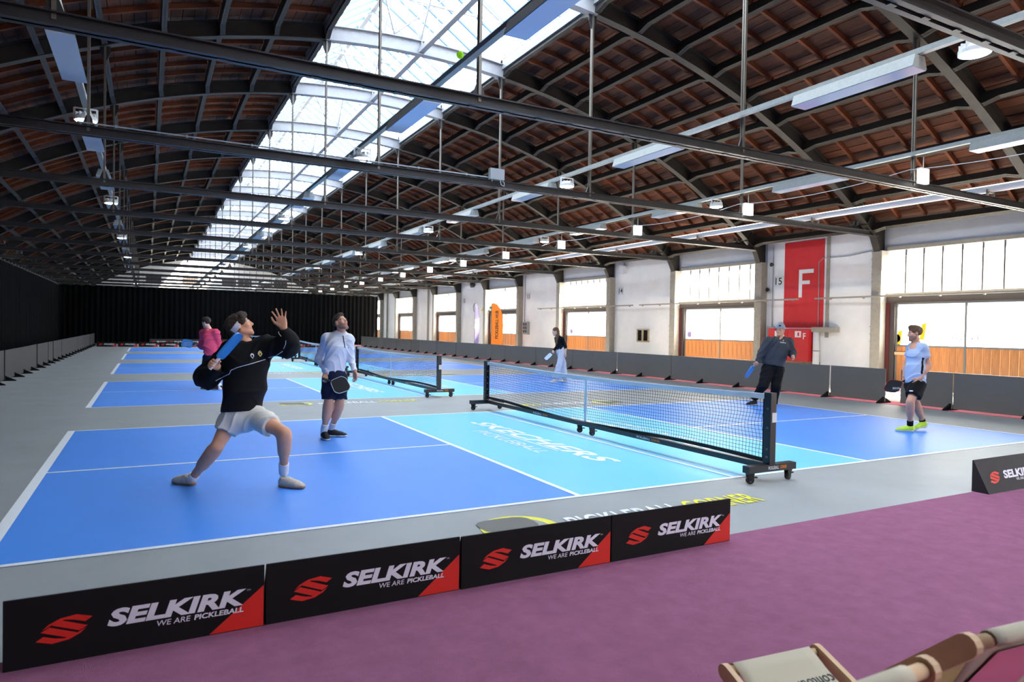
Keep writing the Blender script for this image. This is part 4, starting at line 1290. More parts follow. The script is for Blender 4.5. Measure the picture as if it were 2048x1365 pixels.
# ---- deckchairs
def deckchair(x, y, rz, lab, text=True):
    """faces +y locally; origin on the floor under the middle of the chair"""
    r = empty('deckchair', (x, y, 0.008), rz)
    hw = 0.25
    # long frame: front foot to top back; short frame: seat front down to rear foot
    A0, A1 = Vector((0, 0.42, 0.0)), Vector((0, -0.46, 0.815))
    B0, B1 = Vector((0, 0.40, 0.335)), Vector((0, -0.52, 0.0))
    def rail(p, q, sx, th, name):
        m = MB()
        d = (q - p).normalized(); n = Vector((0, -d.z, d.y)); k = []
        for t in range(7):
            a = math.pi * (t / 6) - math.pi / 2
            k.append(q + d * 0.028 * math.cos(a) + n * 0.028 * math.sin(a))
        for t in range(7):
            a = math.pi * (t / 6) + math.pi / 2
            k.append(p + d * (0.0 + 0.004 * 0) + d * 0.028 * math.cos(a) * (0 if p.z < 0.05 else 1) + n * 0.028 * math.sin(a))
        m.prism([(v.y, max(v.z, 0.0)) for v in k], lambda c: (sx - th / 2, c[0], c[1]), lambda c: (sx + th / 2, c[0], c[1]))
        m.build(name, 'beech', r)
    for s in (-1, 1):
        rail(A0, A1, s * hw, 0.022, 'frame_rail')
        rail(B1, B0, s * (hw - 0.035), 0.022, 'frame_rail')
    for (p, w, nm, rr) in ((A1, hw, 'top_rail', 0.017), (B0, hw - 0.03, 'front_rail', 0.016), (A0 + Vector((0, -0.08, 0.09)), hw, 'crossbar', 0.013), (B1 + Vector((0, 0.1, 0.045)), hw - 0.03, 'crossbar', 0.013)):
        MB().tube([(-w, p.y, p.z), (w, p.y, p.z)], rr, 12).build(nm, 'beech', r, True)
    # sling: wraps the front rail, sags, wraps the top rail
    prof = []
    for t in range(7):
        a = -math.pi * 0.55 + math.pi * 0.95 * t / 6
        prof.append((B0.y + 0.022 * math.cos(a), B0.z + 0.022 * math.sin(a)))
    P0, P3 = Vector((B0.y - 0.004, B0.z + 0.0225)), Vector((A1.y + 0.015, A1.z + 0.01))
    P1, P2 = Vector((B0.y - 0.25, B0.z - 0.17)), Vector((A1.y + 0.22, A1.z - 0.55))
    for t in range(1, 24):
        u = t / 24
        q = P0 * (1 - u) ** 3 + P1 * 3 * u * (1 - u) ** 2 + P2 * 3 * u * u * (1 - u) + P3 * u ** 3
        prof.append((q.x, q.y))
    for t in range(7):
        a = math.pi * 0.15 + math.pi * 0.95 * t / 6
        prof.append((A1.y + 0.021 * math.cos(a), A1.z + 0.021 * math.sin(a)))
    m = MB(); w = 0.18
    nx = 9
    vs = []
    for (py_, pz_) in prof:
        for i in range(nx):
            u = i / (nx - 1) * 2 - 1
            vs.append((u * w, py_, pz_ - 0.0))
    fs = []
    for j in range(len(prof) - 1):
        for i in range(nx - 1):
            fs.append((j * nx + i, j * nx + i + 1, (j + 1) * nx + i + 1, (j + 1) * nx + i))
    m.add(vs, fs)
    sl_ = m.build('sling', 'canvas', r, True)
    md = sl_.modifiers.new('thick', 'SOLIDIFY'); md.thickness = 0.002
    if text:
        mw = Matrix.Translation((x, y, 0.008)) @ Matrix.Rotation(rz, 4, 'Z')
        u = 0.135
        q = P0 * (1 - u) ** 3 + P1 * 3 * u * (1 - u) ** 2 + P2 * 3 * u * u * (1 - u) + P3 * u ** 3
        u2 = 0.175
        q2 = P0 * (1 - u2) ** 3 + P1 * 3 * u2 * (1 - u2) ** 2 + P2 * 3 * u2 * u2 * (1 - u2) + P3 * u2 ** 3
        d = Vector((0, q.x - q2.x, q.y - q2.y)).normalized()
        me = fit_text('contour', 0.17, 0.035, 0.01)
        o = link('lettering', me, r); me.materials.append(M['black'])
        yv, xv = -d, Vector((-1, 0, 0)); zv = xv.cross(yv)
        p = Vector((0.092, q.x, q.y)) + zv * 0.004
        o.matrix_basis = Matrix(((xv[0], yv[0], zv[0], p[0]), (xv[1], yv[1], zv[1], p[1]), (xv[2], yv[2], zv[2], p[2]), (0, 0, 0, 1)))
    # pink print on the back of the sling, seen below the top rail
    m = MB()
    bp_ = []
    for u in (0.52, 0.6, 0.7, 0.8, 0.9, 0.96):
        q = P0 * (1 - u) ** 3 + P1 * 3 * u * (1 - u) ** 2 + P2 * 3 * u * u * (1 - u) + P3 * u ** 3
        bp_.append((q.x - 0.006, q.y - 0.004))
    for j in range(len(bp_) - 1):
        wv0 = 0.11 + 0.03 * math.sin(j * 2.1); wv1 = 0.11 + 0.03 * math.sin((j + 1) * 2.1)
        m.quad((-wv0, *bp_[j]), (wv0, *bp_[j]), (wv1, *bp_[j + 1]), (-wv1, *bp_[j + 1]))
    m.build('sling_print', 'canvas_pink', r)
    return tag(r, lab, 'deckchair')
deckchair(2.95, -3.875, -0.10, 'wooden deckchair with beige canvas and dark lettering on the seat front')
deckchair(2.20, -3.87, 0.0, 'wooden deckchair with beige canvas, only its top rail rising beside the lettered one', False)

# ================================================================== PEOPLE
def nrm(v):
    v = np.asarray(v, float); return v / max(1e-9, np.linalg.norm(v))
class Field:
    """signed distance field on a grid; meshed with surface nets so every body is one continuous skin"""
    def __init__(s, pts, h, pad=0.3):
        pts = np.array(pts); s.lo = pts.min(0) - pad; s.h = h
        s.n = np.ceil((pts.max(0) + pad - s.lo) / h).astype(int) + 1
        s.D = np.full(s.n, 0.5, np.float32)
    def _win(s, c, r):
        a = np.clip(np.floor((np.min(c, 0) - r - s.lo) / s.h).astype(int), 0, s.n - 1)
        b = np.clip(np.ceil((np.max(c, 0) + r - s.lo) / s.h).astype(int) + 1, 1, s.n)
        sl = tuple(slice(i, j) for i, j in zip(a, b))
        g = np.meshgrid(*[(s.lo[i] + s.h * np.arange(a[i], b[i])).astype(np.float32) for i in range(3)], indexing='ij')
        return sl, np.stack(g, -1)
    def _mix(s, sl, d, k, op):
        o = s.D[sl]
        if op == 'sub':
            q = np.clip(k - np.abs(o + d), 0, None) / k
            s.D[sl] = np.maximum(o, -d) + q * q * k * 0.25
        else:
            q = np.clip(k - np.abs(o - d), 0, None) / k
            s.D[sl] = np.minimum(o, d) - q * q * k * 0.25
    def cone(s, a, b, ra, rb, k=0.02, flat=None, cap=None, op='u'):
        a, b = np.asarray(a, float), np.asarray(b, float)
        sl, P = s._win([a, b], max(ra, rb) * 1.05 + k + 0.02)
        ab = b - a; L2 = max(1e-9, ab @ ab)
        t = np.clip(((P - a) @ ab) / L2, 0, 1)
        v = P - a - t[..., None] * ab
        r = ra + (rb - ra) * t
        if flat is not None:
            ax, f = nrm(flat[0]), flat[1]
            v = v + (v @ ax)[..., None] * ax * (1 / f - 1)
            d = (np.sqrt((v * v).sum(-1)) - r) * min(1, f)
        else:
            d = np.sqrt((v * v).sum(-1)) - r
        if cap is not None:
            u = ab / math.sqrt(L2)
            d = np.maximum(d, (P - b) @ u - cap)
        s._mix(sl, d, k, op)
        return s
    def ell(s, c, rad, R=None, k=0.02, op='u'):
        c = np.asarray(c, float)
        sl, P = s._win([c], max(rad) + k + 0.02)
        q = P - c
        if R is not None: q = q @ np.asarray(R).T
        rad = np.asarray(rad, float)
        k0 = np.sqrt(((q / rad) ** 2).sum(-1)); k1 = np.sqrt(((q / rad ** 2) ** 2).sum(-1)) + 1e-6
        s._mix(sl, k0 * (k0 - 1) / k1, k, op)
        return s
    def clip(s, p, n):
        g = np.meshgrid(*[(s.lo[i] + s.h * np.arange(s.n[i])).astype(np.float32) for i in range(3)], indexing='ij')
        n = nrm(n)
        s.D = np.maximum(s.D, sum((g[i] - p[i]) * n[i] for i in range(3)).astype(np.float32))
        return s
    def wrinkle(s, amp, f=28.0, seed=0.0, along=None):
        """cloth folds: ridged bands of varying direction, strongest where the bands cross"""
        g = np.meshgrid(*[(s.lo[i] + s.h * np.arange(s.n[i])).astype(np.float32) for i in range(3)], indexing='ij')
        near = np.abs(s.D) < 0.06
        x, y, z = (c[near] for c in g)
        w = np.sin(x * f * 0.33 + seed + 1.3 * np.sin(z * f * 0.23 + seed)) + 0.8 * np.sin(y * f * 0.29 + z * f * 0.2 + seed * 2)
        a = np.sin(z * f * 0.75 + (x + y) * f * 0.42 + 1.9 * w)
        b = np.sin(z * f * 0.55 - (x - y) * f * 0.5 + 1.5 * w + seed)
        m = 0.5 + 0.5 * np.sin(x * f * 0.21 - z * f * 0.17 + y * f * 0.13 + seed * 3)
        e = (1 - np.abs(a)) ** 2 * m + (1 - np.abs(b)) ** 2 * (1 - m) - 0.35
        s.D[near] -= (1.7 * amp * e).astype(np.float32)
        return s
    def mesh(s, name, mats, smooth=1):
        D = s.D
        I = D < 0
        c = np.zeros(tuple(s.n - 1), np.int8)
        for dx in (0, 1):
            for dy in (0, 1):
                for dz in (0, 1):
                    c += I[dx:s.n[0] - 1 + dx, dy:s.n[1] - 1 + dy, dz:s.n[2] - 1 + dz]
        act = (c > 0) & (c < 8)
        idx = np.argwhere(act)
        if len(idx) == 0: return bpy.data.meshes.new(name)
        ids = np.full(act.shape, -1, np.int64); ids[act] = np.arange(len(idx))
        acc = np.zeros((len(idx), 3)); cnt = np.zeros(len(idx))
        corners = [(a, b, e) for a in (0, 1) for b in (0, 1) for e in (0, 1)]
        val = {q: D[idx[:, 0] + q[0], idx[:, 1] + q[1], idx[:, 2] + q[2]] for q in corners}
        for q in corners:
            for ax in range(3):
                if q[ax] == 0:
                    q2 = list(q); q2[ax] = 1; q2 = tuple(q2)
                    a, b = val[q], val[q2]
                    m = (a < 0) != (b < 0)
                    t = a[m] / (a[m] - b[m])
                    pos = np.tile(np.array(q, float), (m.sum(), 1)); pos[:, ax] = t
                    acc[m] += pos; cnt[m] += 1
        V = s.lo + s.h * (idx + acc / cnt[:, None])
        F = []
        for ax in range(3):
            sl0 = [slice(None)] * 3; sl1 = [slice(None)] * 3
            sl0[ax] = slice(0, -1); sl1[ax] = slice(1, None)
            e = I[tuple(sl0)] != I[tuple(sl1)]
            o1, o2 = [(1, 2), (2, 0), (0, 1)][ax]
            p = np.argwhere(e)
            ok = (p[:, o1] > 0) & (p[:, o2] > 0) & (p[:, o1] < s.n[o1] - 1) & (p[:, o2] < s.n[o2] - 1)
            p = p[ok]
            ins = I[p[:, 0], p[:, 1], p[:, 2]]
            def cid(a, b):
                q = p.copy(); q[:, o1] -= a; q[:, o2] -= b
                return ids[q[:, 0], q[:, 1], q[:, 2]]
            qd = np.stack([cid(1, 1), cid(0, 1), cid(0, 0), cid(1, 0)], 1)
            qd[~ins] = qd[~ins][:, ::-1]
            F.append(qd)
        F = np.concatenate(F)
        for _ in range(smooth):
            S = np.zeros_like(V); N = np.zeros(len(V))
            for i in range(4):
                a, b = F[:, i], F[:, (i + 1) % 4]
                np.add.at(S, a, V[b]); np.add.at(N, a, 1)
                np.add.at(S, b, V[a]); np.add.at(N, b, 1)
            V = V * 0.5 + 0.5 * S / np.maximum(N, 1)[:, None]
        me = bpy.data.meshes.new(name)
        me.from_pydata(V.tolist(), [], F.tolist())
        for m in (mats if isinstance(mats, (list, tuple)) else [mats]): me.materials.append(M[m])
        me.polygons.foreach_set('use_smooth', [True] * len(me.polygons))
        me.update()
        return me
def paint(me, fn, mi):
    """give the faces whose centre satisfies fn another material"""
    n = len(me.polygons)
    c = np.empty(n * 3, np.float32); me.polygons.foreach_get('center', c)
    c = c.reshape(-1, 3)
    cur = np.empty(n, np.int32); me.polygons.foreach_get('material_index', cur)
    cur[fn(c)] = mi
    me.polygons.foreach_set('material_index', cur)
KR, KU, KV = CR, CU, -CF
def camdir(a, b, c):
    """direction as seen by the viewer of the current person: right, up, towards the viewer"""
    return nrm(KR * a + KU * b + KV * c)
def frame(f, u):
    f = nrm(f); u = nrm(np.asarray(u) - f * np.dot(u, f)); r = np.cross(f, u)
    return np.stack([r, f, u])          # rows: right, forward, up
def rot(v, ax, a):
    ax = nrm(ax); v = np.asarray(v, float)
    return v * math.cos(a) + np.cross(ax, v) * math.sin(a) + ax * (ax @ v) * (1 - math.cos(a))
def hand(F, wrist, d, palm, thumb, curl=0.25, spread=0.1, sc=1.0, thumb_curl=0.3, curls=None):
    """palm, four fingers of unequal length and a thumb leaving the side of the palm; thumb = +1 or -1 along cross(d, palm)"""
    d = nrm(d); palm = nrm(np.asarray(palm) - d * np.dot(palm, d)); side = np.cross(d, palm) * thumb
    w = np.asarray(wrist, float)
    off = [0.033, 0.011, -0.011, -0.031]; base = [0.088, 0.092, 0.088, 0.080]; ln = [0.074, 0.082, 0.076, 0.060]
    fr = [0.0088, 0.0090, 0.0086, 0.0078]
    F.ell(w + d * 0.05 * sc, (0.041 * sc, 0.052 * sc, 0.017 * sc), np.stack([side, d, palm]), k=0.012)
    ax = np.cross(d, palm)
    for i in range(4):
        kn = w + (d * base[i] + side * off[i]) * sc
        F.cone(w + side * off[i] * 0.5 * sc, kn, 0.016 * sc, 0.0125 * sc, k=0.010)
        fd = rot(d, palm, -thumb * spread * (1.4 - i) * (1 if True else 0))
        fd = nrm(d + side * spread * (1.4 - i) * 1.0)
        c = (curls[i] if curls else curl)
        p = kn
        fax = np.cross(fd, palm)
        for j, t in enumerate((0.45, 0.31, 0.24)):
            fd = rot(fd, fax, c * (0.8 if j == 0 else 1.0))
            q = p + fd * ln[i] * t * sc
            r0, r1 = fr[i] * (1 - 0.08 * j) * sc, fr[i] * (1 - 0.08 * (j + 1)) * sc
            F.cone(p, q, r0, r1, k=0.003)
            p = q
    tb = w + (d * 0.028 + side * 0.026 + palm * 0.006) * sc
    t1 = tb + nrm(d * 0.62 + side * 0.72 + palm * thumb_curl * 0.8) * 0.042 * sc
    t2 = t1 + nrm(d * 0.85 + side * 0.35 + palm * thumb_curl * 1.3) * 0.032 * sc
    t3 = t2 + nrm(d * 0.9 + side * 0.1 + palm * thumb_curl * 1.8) * 0.024 * sc
    F.cone(tb, t1, 0.0155 * sc, 0.0115 * sc, k=0.012); F.cone(t1, t2, 0.0105 * sc, 0.0098 * sc, k=0.004); F.cone(t2, t3, 0.0098 * sc, 0.0082 * sc, k=0.003)
def head(F, c, R, sc=0.93, beard=False):
    L = lambda x, y, z: np.asarray(c) + (np.array([x, y, z]) * sc) @ R
    F.ell(L(0, -0.012, 0.045), np.array([0.077, 0.098, 0.086]) * sc, R, k=0.02)
    F.ell(L(0, 0.026, -0.035), np.array([0.063, 0.070, 0.082]) * sc, R, k=0.03)
    F.cone(L(-0.016, 0.070, -0.106), L(0.016, 0.070, -0.106), 0.020 * sc, 0.020 * sc, k=0.025)
    for s in (-1, 1):
        F.cone(L(s * 0.056, -0.002, -0.055), L(s * 0.022, 0.066, -0.103), 0.018 * sc, 0.018 * sc, k=0.025)
        F.ell(L(s * 0.043, 0.060, -0.018), np.array([0.022, 0.022, 0.020]) * sc, R, k=0.02)
    F.cone(L(-0.042, 0.076, 0.026), L(0.042, 0.076, 0.026), 0.012 * sc, 0.012 * sc, k=0.02)
    for s in (-1, 1):
        F.ell(L(s * 0.032, 0.102, 0.006), np.array([0.019, 0.016, 0.012]) * sc, R, k=0.012, op='sub')
    F.cone(L(0, 0.090, 0.016), L(0, 0.113, -0.030), 0.009 * sc, 0.0125 * sc, k=0.014)
    for s in (-1, 1): F.ell(L(s * 0.013, 0.099, -0.036), np.array([0.010, 0.011, 0.009]) * sc, R, k=0.008)
    F.cone(L(-0.019, 0.087, -0.062), L(0.019, 0.087, -0.062), 0.0075 * sc, 0.0075 * sc, k=0.008)
    F.cone(L(-0.016, 0.086, -0.076), L(0.016, 0.086, -0.076), 0.0085 * sc, 0.0085 * sc, k=0.008)
    F.cone(L(-0.02, 0.097, -0.069), L(0.02, 0.097, -0.069), 0.002, 0.002, k=0.004, op='sub')
    for s in (-1, 1):
        F.ell(L(s * 0.080, -0.006, -0.004), np.array([0.011, 0.021, 0.033]) * sc, R, k=0.008)
        F.ell(L(s * 0.092, 0.0, 0.0), np.array([0.008, 0.011, 0.018]) * sc, R, k=0.006, op='sub')
    return L
def eyes(root, L, R, sc):
    for s in (-1, 1):
        m = bmesh.new(); bmesh.ops.create_uvsphere(m, u_segments=14, v_segments=10, radius=0.0125 * sc)
        me = bpy.data.meshes.new('eye'); m.to_mesh(me); m.free()
        me.materials.append(M['eye_white']); me.materials.append(M['eye_dark'])
        me.polygons.foreach_set('use_smooth', [True] * len(me.polygons))
        c = L(s * 0.032, 0.079, 0.007)
        f = R[1]
        paint(me, lambda p: (p @ f) > 0.0098 * sc, 1)
        o = link('eye', me, root); o.location = Vector(c) - root.location
    # brows
    for s in (-1, 1):
        pts = [L(s * x, y, z) for x, y, z in ((0.014, 0.092, 0.027), (0.03, 0.089, 0.033), (0.048, 0.076, 0.027))]
        m = MB().tube([Vector(p) - root.location for p in pts], [0.0035, 0.0045, 0.002], 6)
        m.build('eyebrow', 'hair_dark', root, True)
def to_local(o, root):
    o.location = -root.location
    return o
def part_mesh(name, me, root):
    o = link(name, me, root); o.location = -root.location
    return o
mat('skin_a', (224, 164, 132), 0.5, spec=0.35, var=0.06, scale=14)
mat('skin_b', (220, 162, 132), 0.5, spec=0.35, var=0.06, scale=14)
mat('skin_pale', (228, 190, 172), 0.5, spec=0.35, var=0.05, scale=14)
mat('lip', (184, 112, 104), 0.5)
mat('beard', (158, 116, 98), 0.8, var=0.3, scale=200)
mat('eye_white', (236, 234, 230), 0.3)
mat('eye_dark', (44, 30, 24), 0.2)
mat('hair_dark', (62, 48, 38), 0.7, var=0.4, scale=120, bump=0.8, bscale=140, stretch=(1, 1, 0.35))
mat('hair_brown', (112, 82, 58), 0.7, var=0.4, scale=120, bump=0.8, bscale=140, stretch=(1, 1, 0.35))
mat('cloth_black', (17, 17, 19), 0.85, spec=0.25, bump=0.2, bscale=500, bdist=0.002)
mat('cloth_white', (226, 228, 238), 0.8, spec=0.25, bump=0.15, bscale=400, bdist=0.002)
mat('cloth_cream', (226, 222, 212), 0.85, spec=0.2)
mat('cloth_navy', (26, 32, 58), 0.85, spec=0.25)
mat('cloth_pink', (228, 84, 118), 0.9, spec=0.2, bump=0.2, bscale=300, bdist=0.002)
mat('cloth_grey', (70, 74, 80), 0.9, spec=0.2, bump=0.2, bscale=300, bdist=0.002)
mat('cloth_pale', (188, 206, 236), 0.8, spec=0.25)
mat('jean', (200, 208, 222), 0.9, spec=0.2, var=0.08, scale=6)
mat('beanie_grey', (150, 156, 168), 0.95, spec=0.1, bump=0.4, bscale=220, bdist=0.004)
mat('sock_white', (232, 232, 236), 0.9)
mat('shoe_cream', (206, 192, 174), 0.7, var=0.15, scale=40)
mat('shoe_black', (24, 23, 24), 0.7)
mat('shoe_lime', (196, 234, 60), 0.5)
mat('shoe_brown', (56, 40, 40), 0.7)
mat('sole_white', (228, 226, 220), 0.6)
mat('gum', (176, 120, 80), 0.6)
mat('paddle_blue', (62, 146, 226), 0.35, spec=0.6)
mat('paddle_black', (26, 26, 26), 0.6)
mat('paddle_edge', (228, 228, 228), 0.4)
mat('red_edge', (206, 40, 48), 0.4)
mat('badge_yellow', (238, 214, 110), 0.5)
mat('headband', (226, 226, 240), 0.8)
mat('orange_bit', (244, 96, 40), 0.5)

def shoe(root, heel, toe, up, m_up, m_sole, laces='sock_white', name='shoe', L=None):
    heel, toe, up = (np.asarray(q, float) for q in (heel, toe, up))
    d = nrm(toe - heel); up = nrm(up - d * (up @ d)); sd = np.cross(d, up)
    ln = np.linalg.norm(toe - heel)
    F = Field([heel, toe], 0.005, 0.16)
    h0 = heel + d * 0.045
    ball = heel + d * ln * 0.68; tp = heel + d * (ln - 0.04)
    F.cone(h0 + up * 0.04, heel + d * ln * 0.4 + up * 0.042, 0.040, 0.040, k=0.02, flat=(sd, 0.85))
    F.cone(heel + d * ln * 0.4 + up * 0.036, ball + up * 0.030, 0.042, 0.040, k=0.03, flat=(up, 0.85))
    F.cone(ball + up * 0.028, tp + up * 0.022, 0.045, 0.035, k=0.03, flat=(up, 0.72))
    F.cone(h0 + d * 0.012 + up * 0.055, h0 + d * 0.018 + up * 0.088, 0.041, 0.040, k=0.03, cap=0.0)
    F.cone(h0 + d * 0.06 + up * 0.06, heel + d * ln * 0.6 + up * 0.040, 0.030, 0.026, k=0.03)
    F.clip(heel + up * 0.012, -up)
    s = part_mesh(name, F.mesh(name, m_up), root)
    G = Field([heel, toe], 0.005, 0.1)
    G.cone(h0 + up * 0.012, heel + d * ln * 0.4 + up * 0.012, 0.041, 0.038, k=0.02)
    G.cone(heel + d * ln * 0.4 + up * 0.012, ball + up * 0.012, 0.038, 0.047, k=0.02)
    G.cone(ball + up * 0.012, tp + up * 0.014, 0.047, 0.036, k=0.02)
    G.clip(heel + up * 0.024, up); G.clip(heel + up * 0.001, -up)
    o = link('sole', G.mesh('sole', m_sole, 0), s)
    m = MB()
    for i in range(5):
        c = heel + d * ln * (0.46 + 0.07 * i) + up * (0.082 - 0.0085 * i)
        m.tube([c - sd * 0.024 - up * 0.006, c + up * 0.002, c + sd * 0.024 - up * 0.006], 0.0034, 6)
    link('laces', m.mesh('laces', laces, True), s)
    return s
def paddle(name_label, grip, axis, normal, m_face, m_edge, m_grip='black', w=0.2, l=0.27, shape='round', grip_off=0.05, z=0.0):
    """grip: point in the hand; axis: from handle to head"""
    y = Vector(nrm(axis)); zv = Vector(nrm(np.asarray(normal) - np.asarray(y) * np.dot(normal, y))); x = y.cross(zv)
    r = empty('paddle')
    r.matrix_basis = Matrix(((x[0], y[0], zv[0], grip[0]), (x[1], y[1], zv[1], grip[1]), (x[2], y[2], zv[2], grip[2]), (0, 0, 0, 1)))
    out = []
    y0 = 0.075
    if shape == 'round':
        n = 40
        for i in range(n):
            a = 2 * math.pi * i / n
            cx, sy = math.cos(a), math.sin(a)
            e = 0.42
            out.append((w / 2 * math.copysign(abs(cx) ** e, cx), y0 + l / 2 + l / 2 * math.copysign(abs(sy) ** e, sy)))
    else:
        pts = [(-0.02, 0), (0.02, 0), (w * 0.5, l * 0.36), (w * 0.5, l * 0.62), (w * 0.13, l), (-w * 0.13, l), (-w * 0.5, l * 0.62), (-w * 0.5, l * 0.36)]
        for i in range(len(pts)):
            p, q, s_ = Vector(pts[i - 1]), Vector(pts[i]), Vector(pts[(i + 1) % len(pts)])
            for t in range(5):
                u = t / 4
                a = q + (p - q) * min(0.3, 0.03 / max(1e-4, (p - q).length)); b = q + (s_ - q) * min(0.3, 0.03 / max(1e-4, (s_ - q).length))
                v = a * (1 - u) ** 2 + q * 2 * u * (1 - u) + b * u * u
                out.append((v.x, y0 + v.y))
    cy = y0 + l / 2
    inner = [(p[0] * 0.95, cy + (p[1] - cy) * 0.955) for p in out]
    MB().prism(inner, lambda p: (p[0], p[1], -0.0075), lambda p: (p[0], p[1], 0.0075)).build('paddle_face', m_face, r)
    g = MB(); n = len(out)
    for i in range(n):
        a, b, c, d = out[i], out[(i + 1) % n], inner[(i + 1) % n], inner[i]
        vs = [(*a, -0.0085), (*b, -0.0085), (*c, -0.0085), (*d, -0.0085), (*a, 0.0085), (*b, 0.0085), (*c, 0.0085), (*d, 0.0085)]
        g.add(vs, [(0, 3, 2, 1), (4, 5, 6, 7), (0, 1, 5, 4), (2, 3, 7, 6)])
    g.build('edge_guard', m_edge, r)
    MB().tube([(0, -0.048, 0), (0, -0.043, 0), (0, y0 + 0.005, 0)], [0.019, 0.0155, 0.0155], 10).build('handle', m_grip, r, True)
    return tag(r, name_label, 'paddle')

class Person:
    def __init__(s, label, base, origin, scale, depth, h=0.006):
        s.o, s.k, s.D, s.h = origin, scale, depth, h
        s.root = empty('person', base); tag(s.root, label, 'person')
        global KR, KU, KV
        KV = nrm(CAM - (np.array(base, float) + [0, 0, 0.95])); KR = nrm(np.cross(CU, KV)); KU = np.cross(KV, KR)
    def J(s, x, y, dz=0.0):
        return at(s.o[0] + x / s.k, s.o[1] + y / s.k, s.D + dz)
    def part(s, name, F, m, smooth=1):
        return part_mesh(name, F.mesh(name, m, smooth), s.root)
    def decal(s, obj, px, py, mb_fn, name, m, parent=None):
        pass
def limb(F, a, b, ra, rb, k=0.02, bulge=0.0, at_=0.35):
    F.cone(a, b, ra, rb, k=k)
    if bulge:
        a, b = np.asarray(a), np.asarray(b)
        F.cone(a + (b - a) * (at_ - 0.15), a + (b - a) * (at_ + 0.2), ra * 0.9 + bulge, (ra + rb) / 2 + bulge * 0.4, k=0.05)
def raycast(objs, px, py):
    d = Vector(ray(px, py)).normalized(); o = Vector(CAM); best = None
    for ob in objs:
        me = ob.data
        bv = ob.get('_bvh')
        tree = BVH.get(ob.name)
        if tree is None:
            off = ob.parent.location + ob.location
            tree = BVHTree.FromPolygons([v.co + off for v in me.vertices], [tuple(p.vertices) for p in me.polygons])
            BVH[ob.name] = tree
        h = tree.ray_cast(o, d)
        if h[0] is not None and (best is None or h[3] < best[3]): best = h
    return best
BVH = {}
def piping(person, obj, pts, r, m, name='piping'):
    """thin trim following the cloth surface"""
    P = []
    for i in range(len(pts) - 1):
        for t in range(6):
            u = t / 6
            x = pts[i][0] * (1 - u) + pts[i + 1][0] * u; y = pts[i][1] * (1 - u) + pts[i + 1][1] * u
            h = raycast([obj], person.o[0] + x / person.k, person.o[1] + y / person.k)
            if h: P.append(h[0] + h[1] * r * 0.4 - person.root.location)
    if len(P) > 2:
        o = link(name, MB().tube(P, r, 6).mesh(name, m, True), obj); o.location = -obj.location
def patch(person, obj, x, y, w, h, m, name='badge', shape='shield', lift=0.002):
    """small printed patch lying on the cloth surface"""
    hit = raycast([obj], person.o[0] + x / person.k, person.o[1] + y / person.k)
    if not hit: return
    n = hit[1]; up = Vector(CU); up = (up - n * up.dot(n)).normalized(); rt = up.cross(n)
    pts = []
    K = 20
    for i in range(K):
        a = 2 * math.pi * i / K
        sx, sy = math.cos(a), math.sin(a)
        if shape == 'shield' and sy < 0: sx *= (1 + sy * 0.75)
        pts.append(hit[0] - person.root.location + n * lift + rt * sx * w / 2 + up * sy * h / 2)
    o = link(name, MB().add(pts, [tuple(range(K))]).mesh(name, m), obj); o.location = -obj.location
def chest_text(person, obj, x, y, txt, w, m, rotz=0.0):
    hit = raycast([obj], person.o[0] + x / person.k, person.o[1] + y / person.k)
    if not hit: return
    n = Vector(-CF) * 0.5 + hit[1] * 0.5; n.normalize()
    up = Vector(CU) * math.cos(rotz) + Vector(CR) * math.sin(rotz); up = (up - n * up.dot(n)).normalized(); rt = up.cross(n)
    me = fit_text(txt, w, None, 0.02)
    me.materials.append(M[m])
    tree = BVH[obj.name]
    c = hit[0] + n * 0.05
    for v in me.vertices:
        q = c + rt * v.co.x + up * v.co.y
        hh = tree.ray_cast(q, -n, 0.3)
        p = (hh[0] + n * 0.003) if hh[0] is not None else q - n * 0.05
        v.co = p - person.root.location
    o = link('lettering', me, obj); o.location = -obj.location
def torso_body(F, pel, che, shr, shl, neck, hd, fwd, b=1.0):
    F.cone(pel, pel * 0.5 + che * 0.5, 0.13 * b, 0.125 * b, k=0.05, flat=(fwd, 0.75))
    F.cone(pel * 0.5 + che * 0.5, che, 0.125 * b, 0.15 * b, k=0.05, flat=(fwd, 0.72))
    F.cone(shr, shl, 0.055 * b, 0.055 * b, k=0.06)
    F.cone(che, neck, 0.12 * b, 0.06 * b, k=0.05)
    F.cone(neck, hd, 0.056, 0.054, k=0.03)

# ---- player in the black sweater, reaching for the ball
p = Person('player in black sweater and cream shorts with raised open hand, holding a blue paddle', (1.75, 1.62, 0.004), (320, 590), 3.103, 6.40)
J = p.J
hd = J(497, 192, 0.0); neck = J(528, 300, 0.02); che = J(535, 420, 0.0); pel = J(512, 735, 0.0)
shr, shl = J(452, 345, -0.02), J(655, 318, 0.06)
elr, wrr = J(288, 505, 0.02), J(357, 448, -0.26)
ell_, wrl = J(792, 322, 0.02), J(766, 205, -0.08)
hpr, hpl = J(455, 752, 0.0), J(575, 748, 0.02)
knr, anr = J(352, 945, -0.12), J(192, 1148, 0.05)
knl, anl = J(772, 858, -0.16), J(768, 1075, 0.02)
fwd = camdir(0.25, 0.0, 1.0)
R = frame(camdir(0.93, 0.40, 0.10), camdir(-0.38, 0.92, 0.02))
F = Field([hd, wrr, wrl, elr, ell_, anr, anl, knr, knl, hd + [0, 0, 0.2], J(740, 90, -0.1), J(60, 1240, 0)], 0.006, 0.14)
torso_body(F, pel, che, shr, shl, neck, hd + R[2] * -0.06 - R[1] * 0.02, fwd, 0.95)
L = head(F, hd, R, 0.95)
limb(F, shr, elr, 0.052, 0.042); limb(F, elr, wrr, 0.043, 0.027, bulge=0.006, at_=0.25)
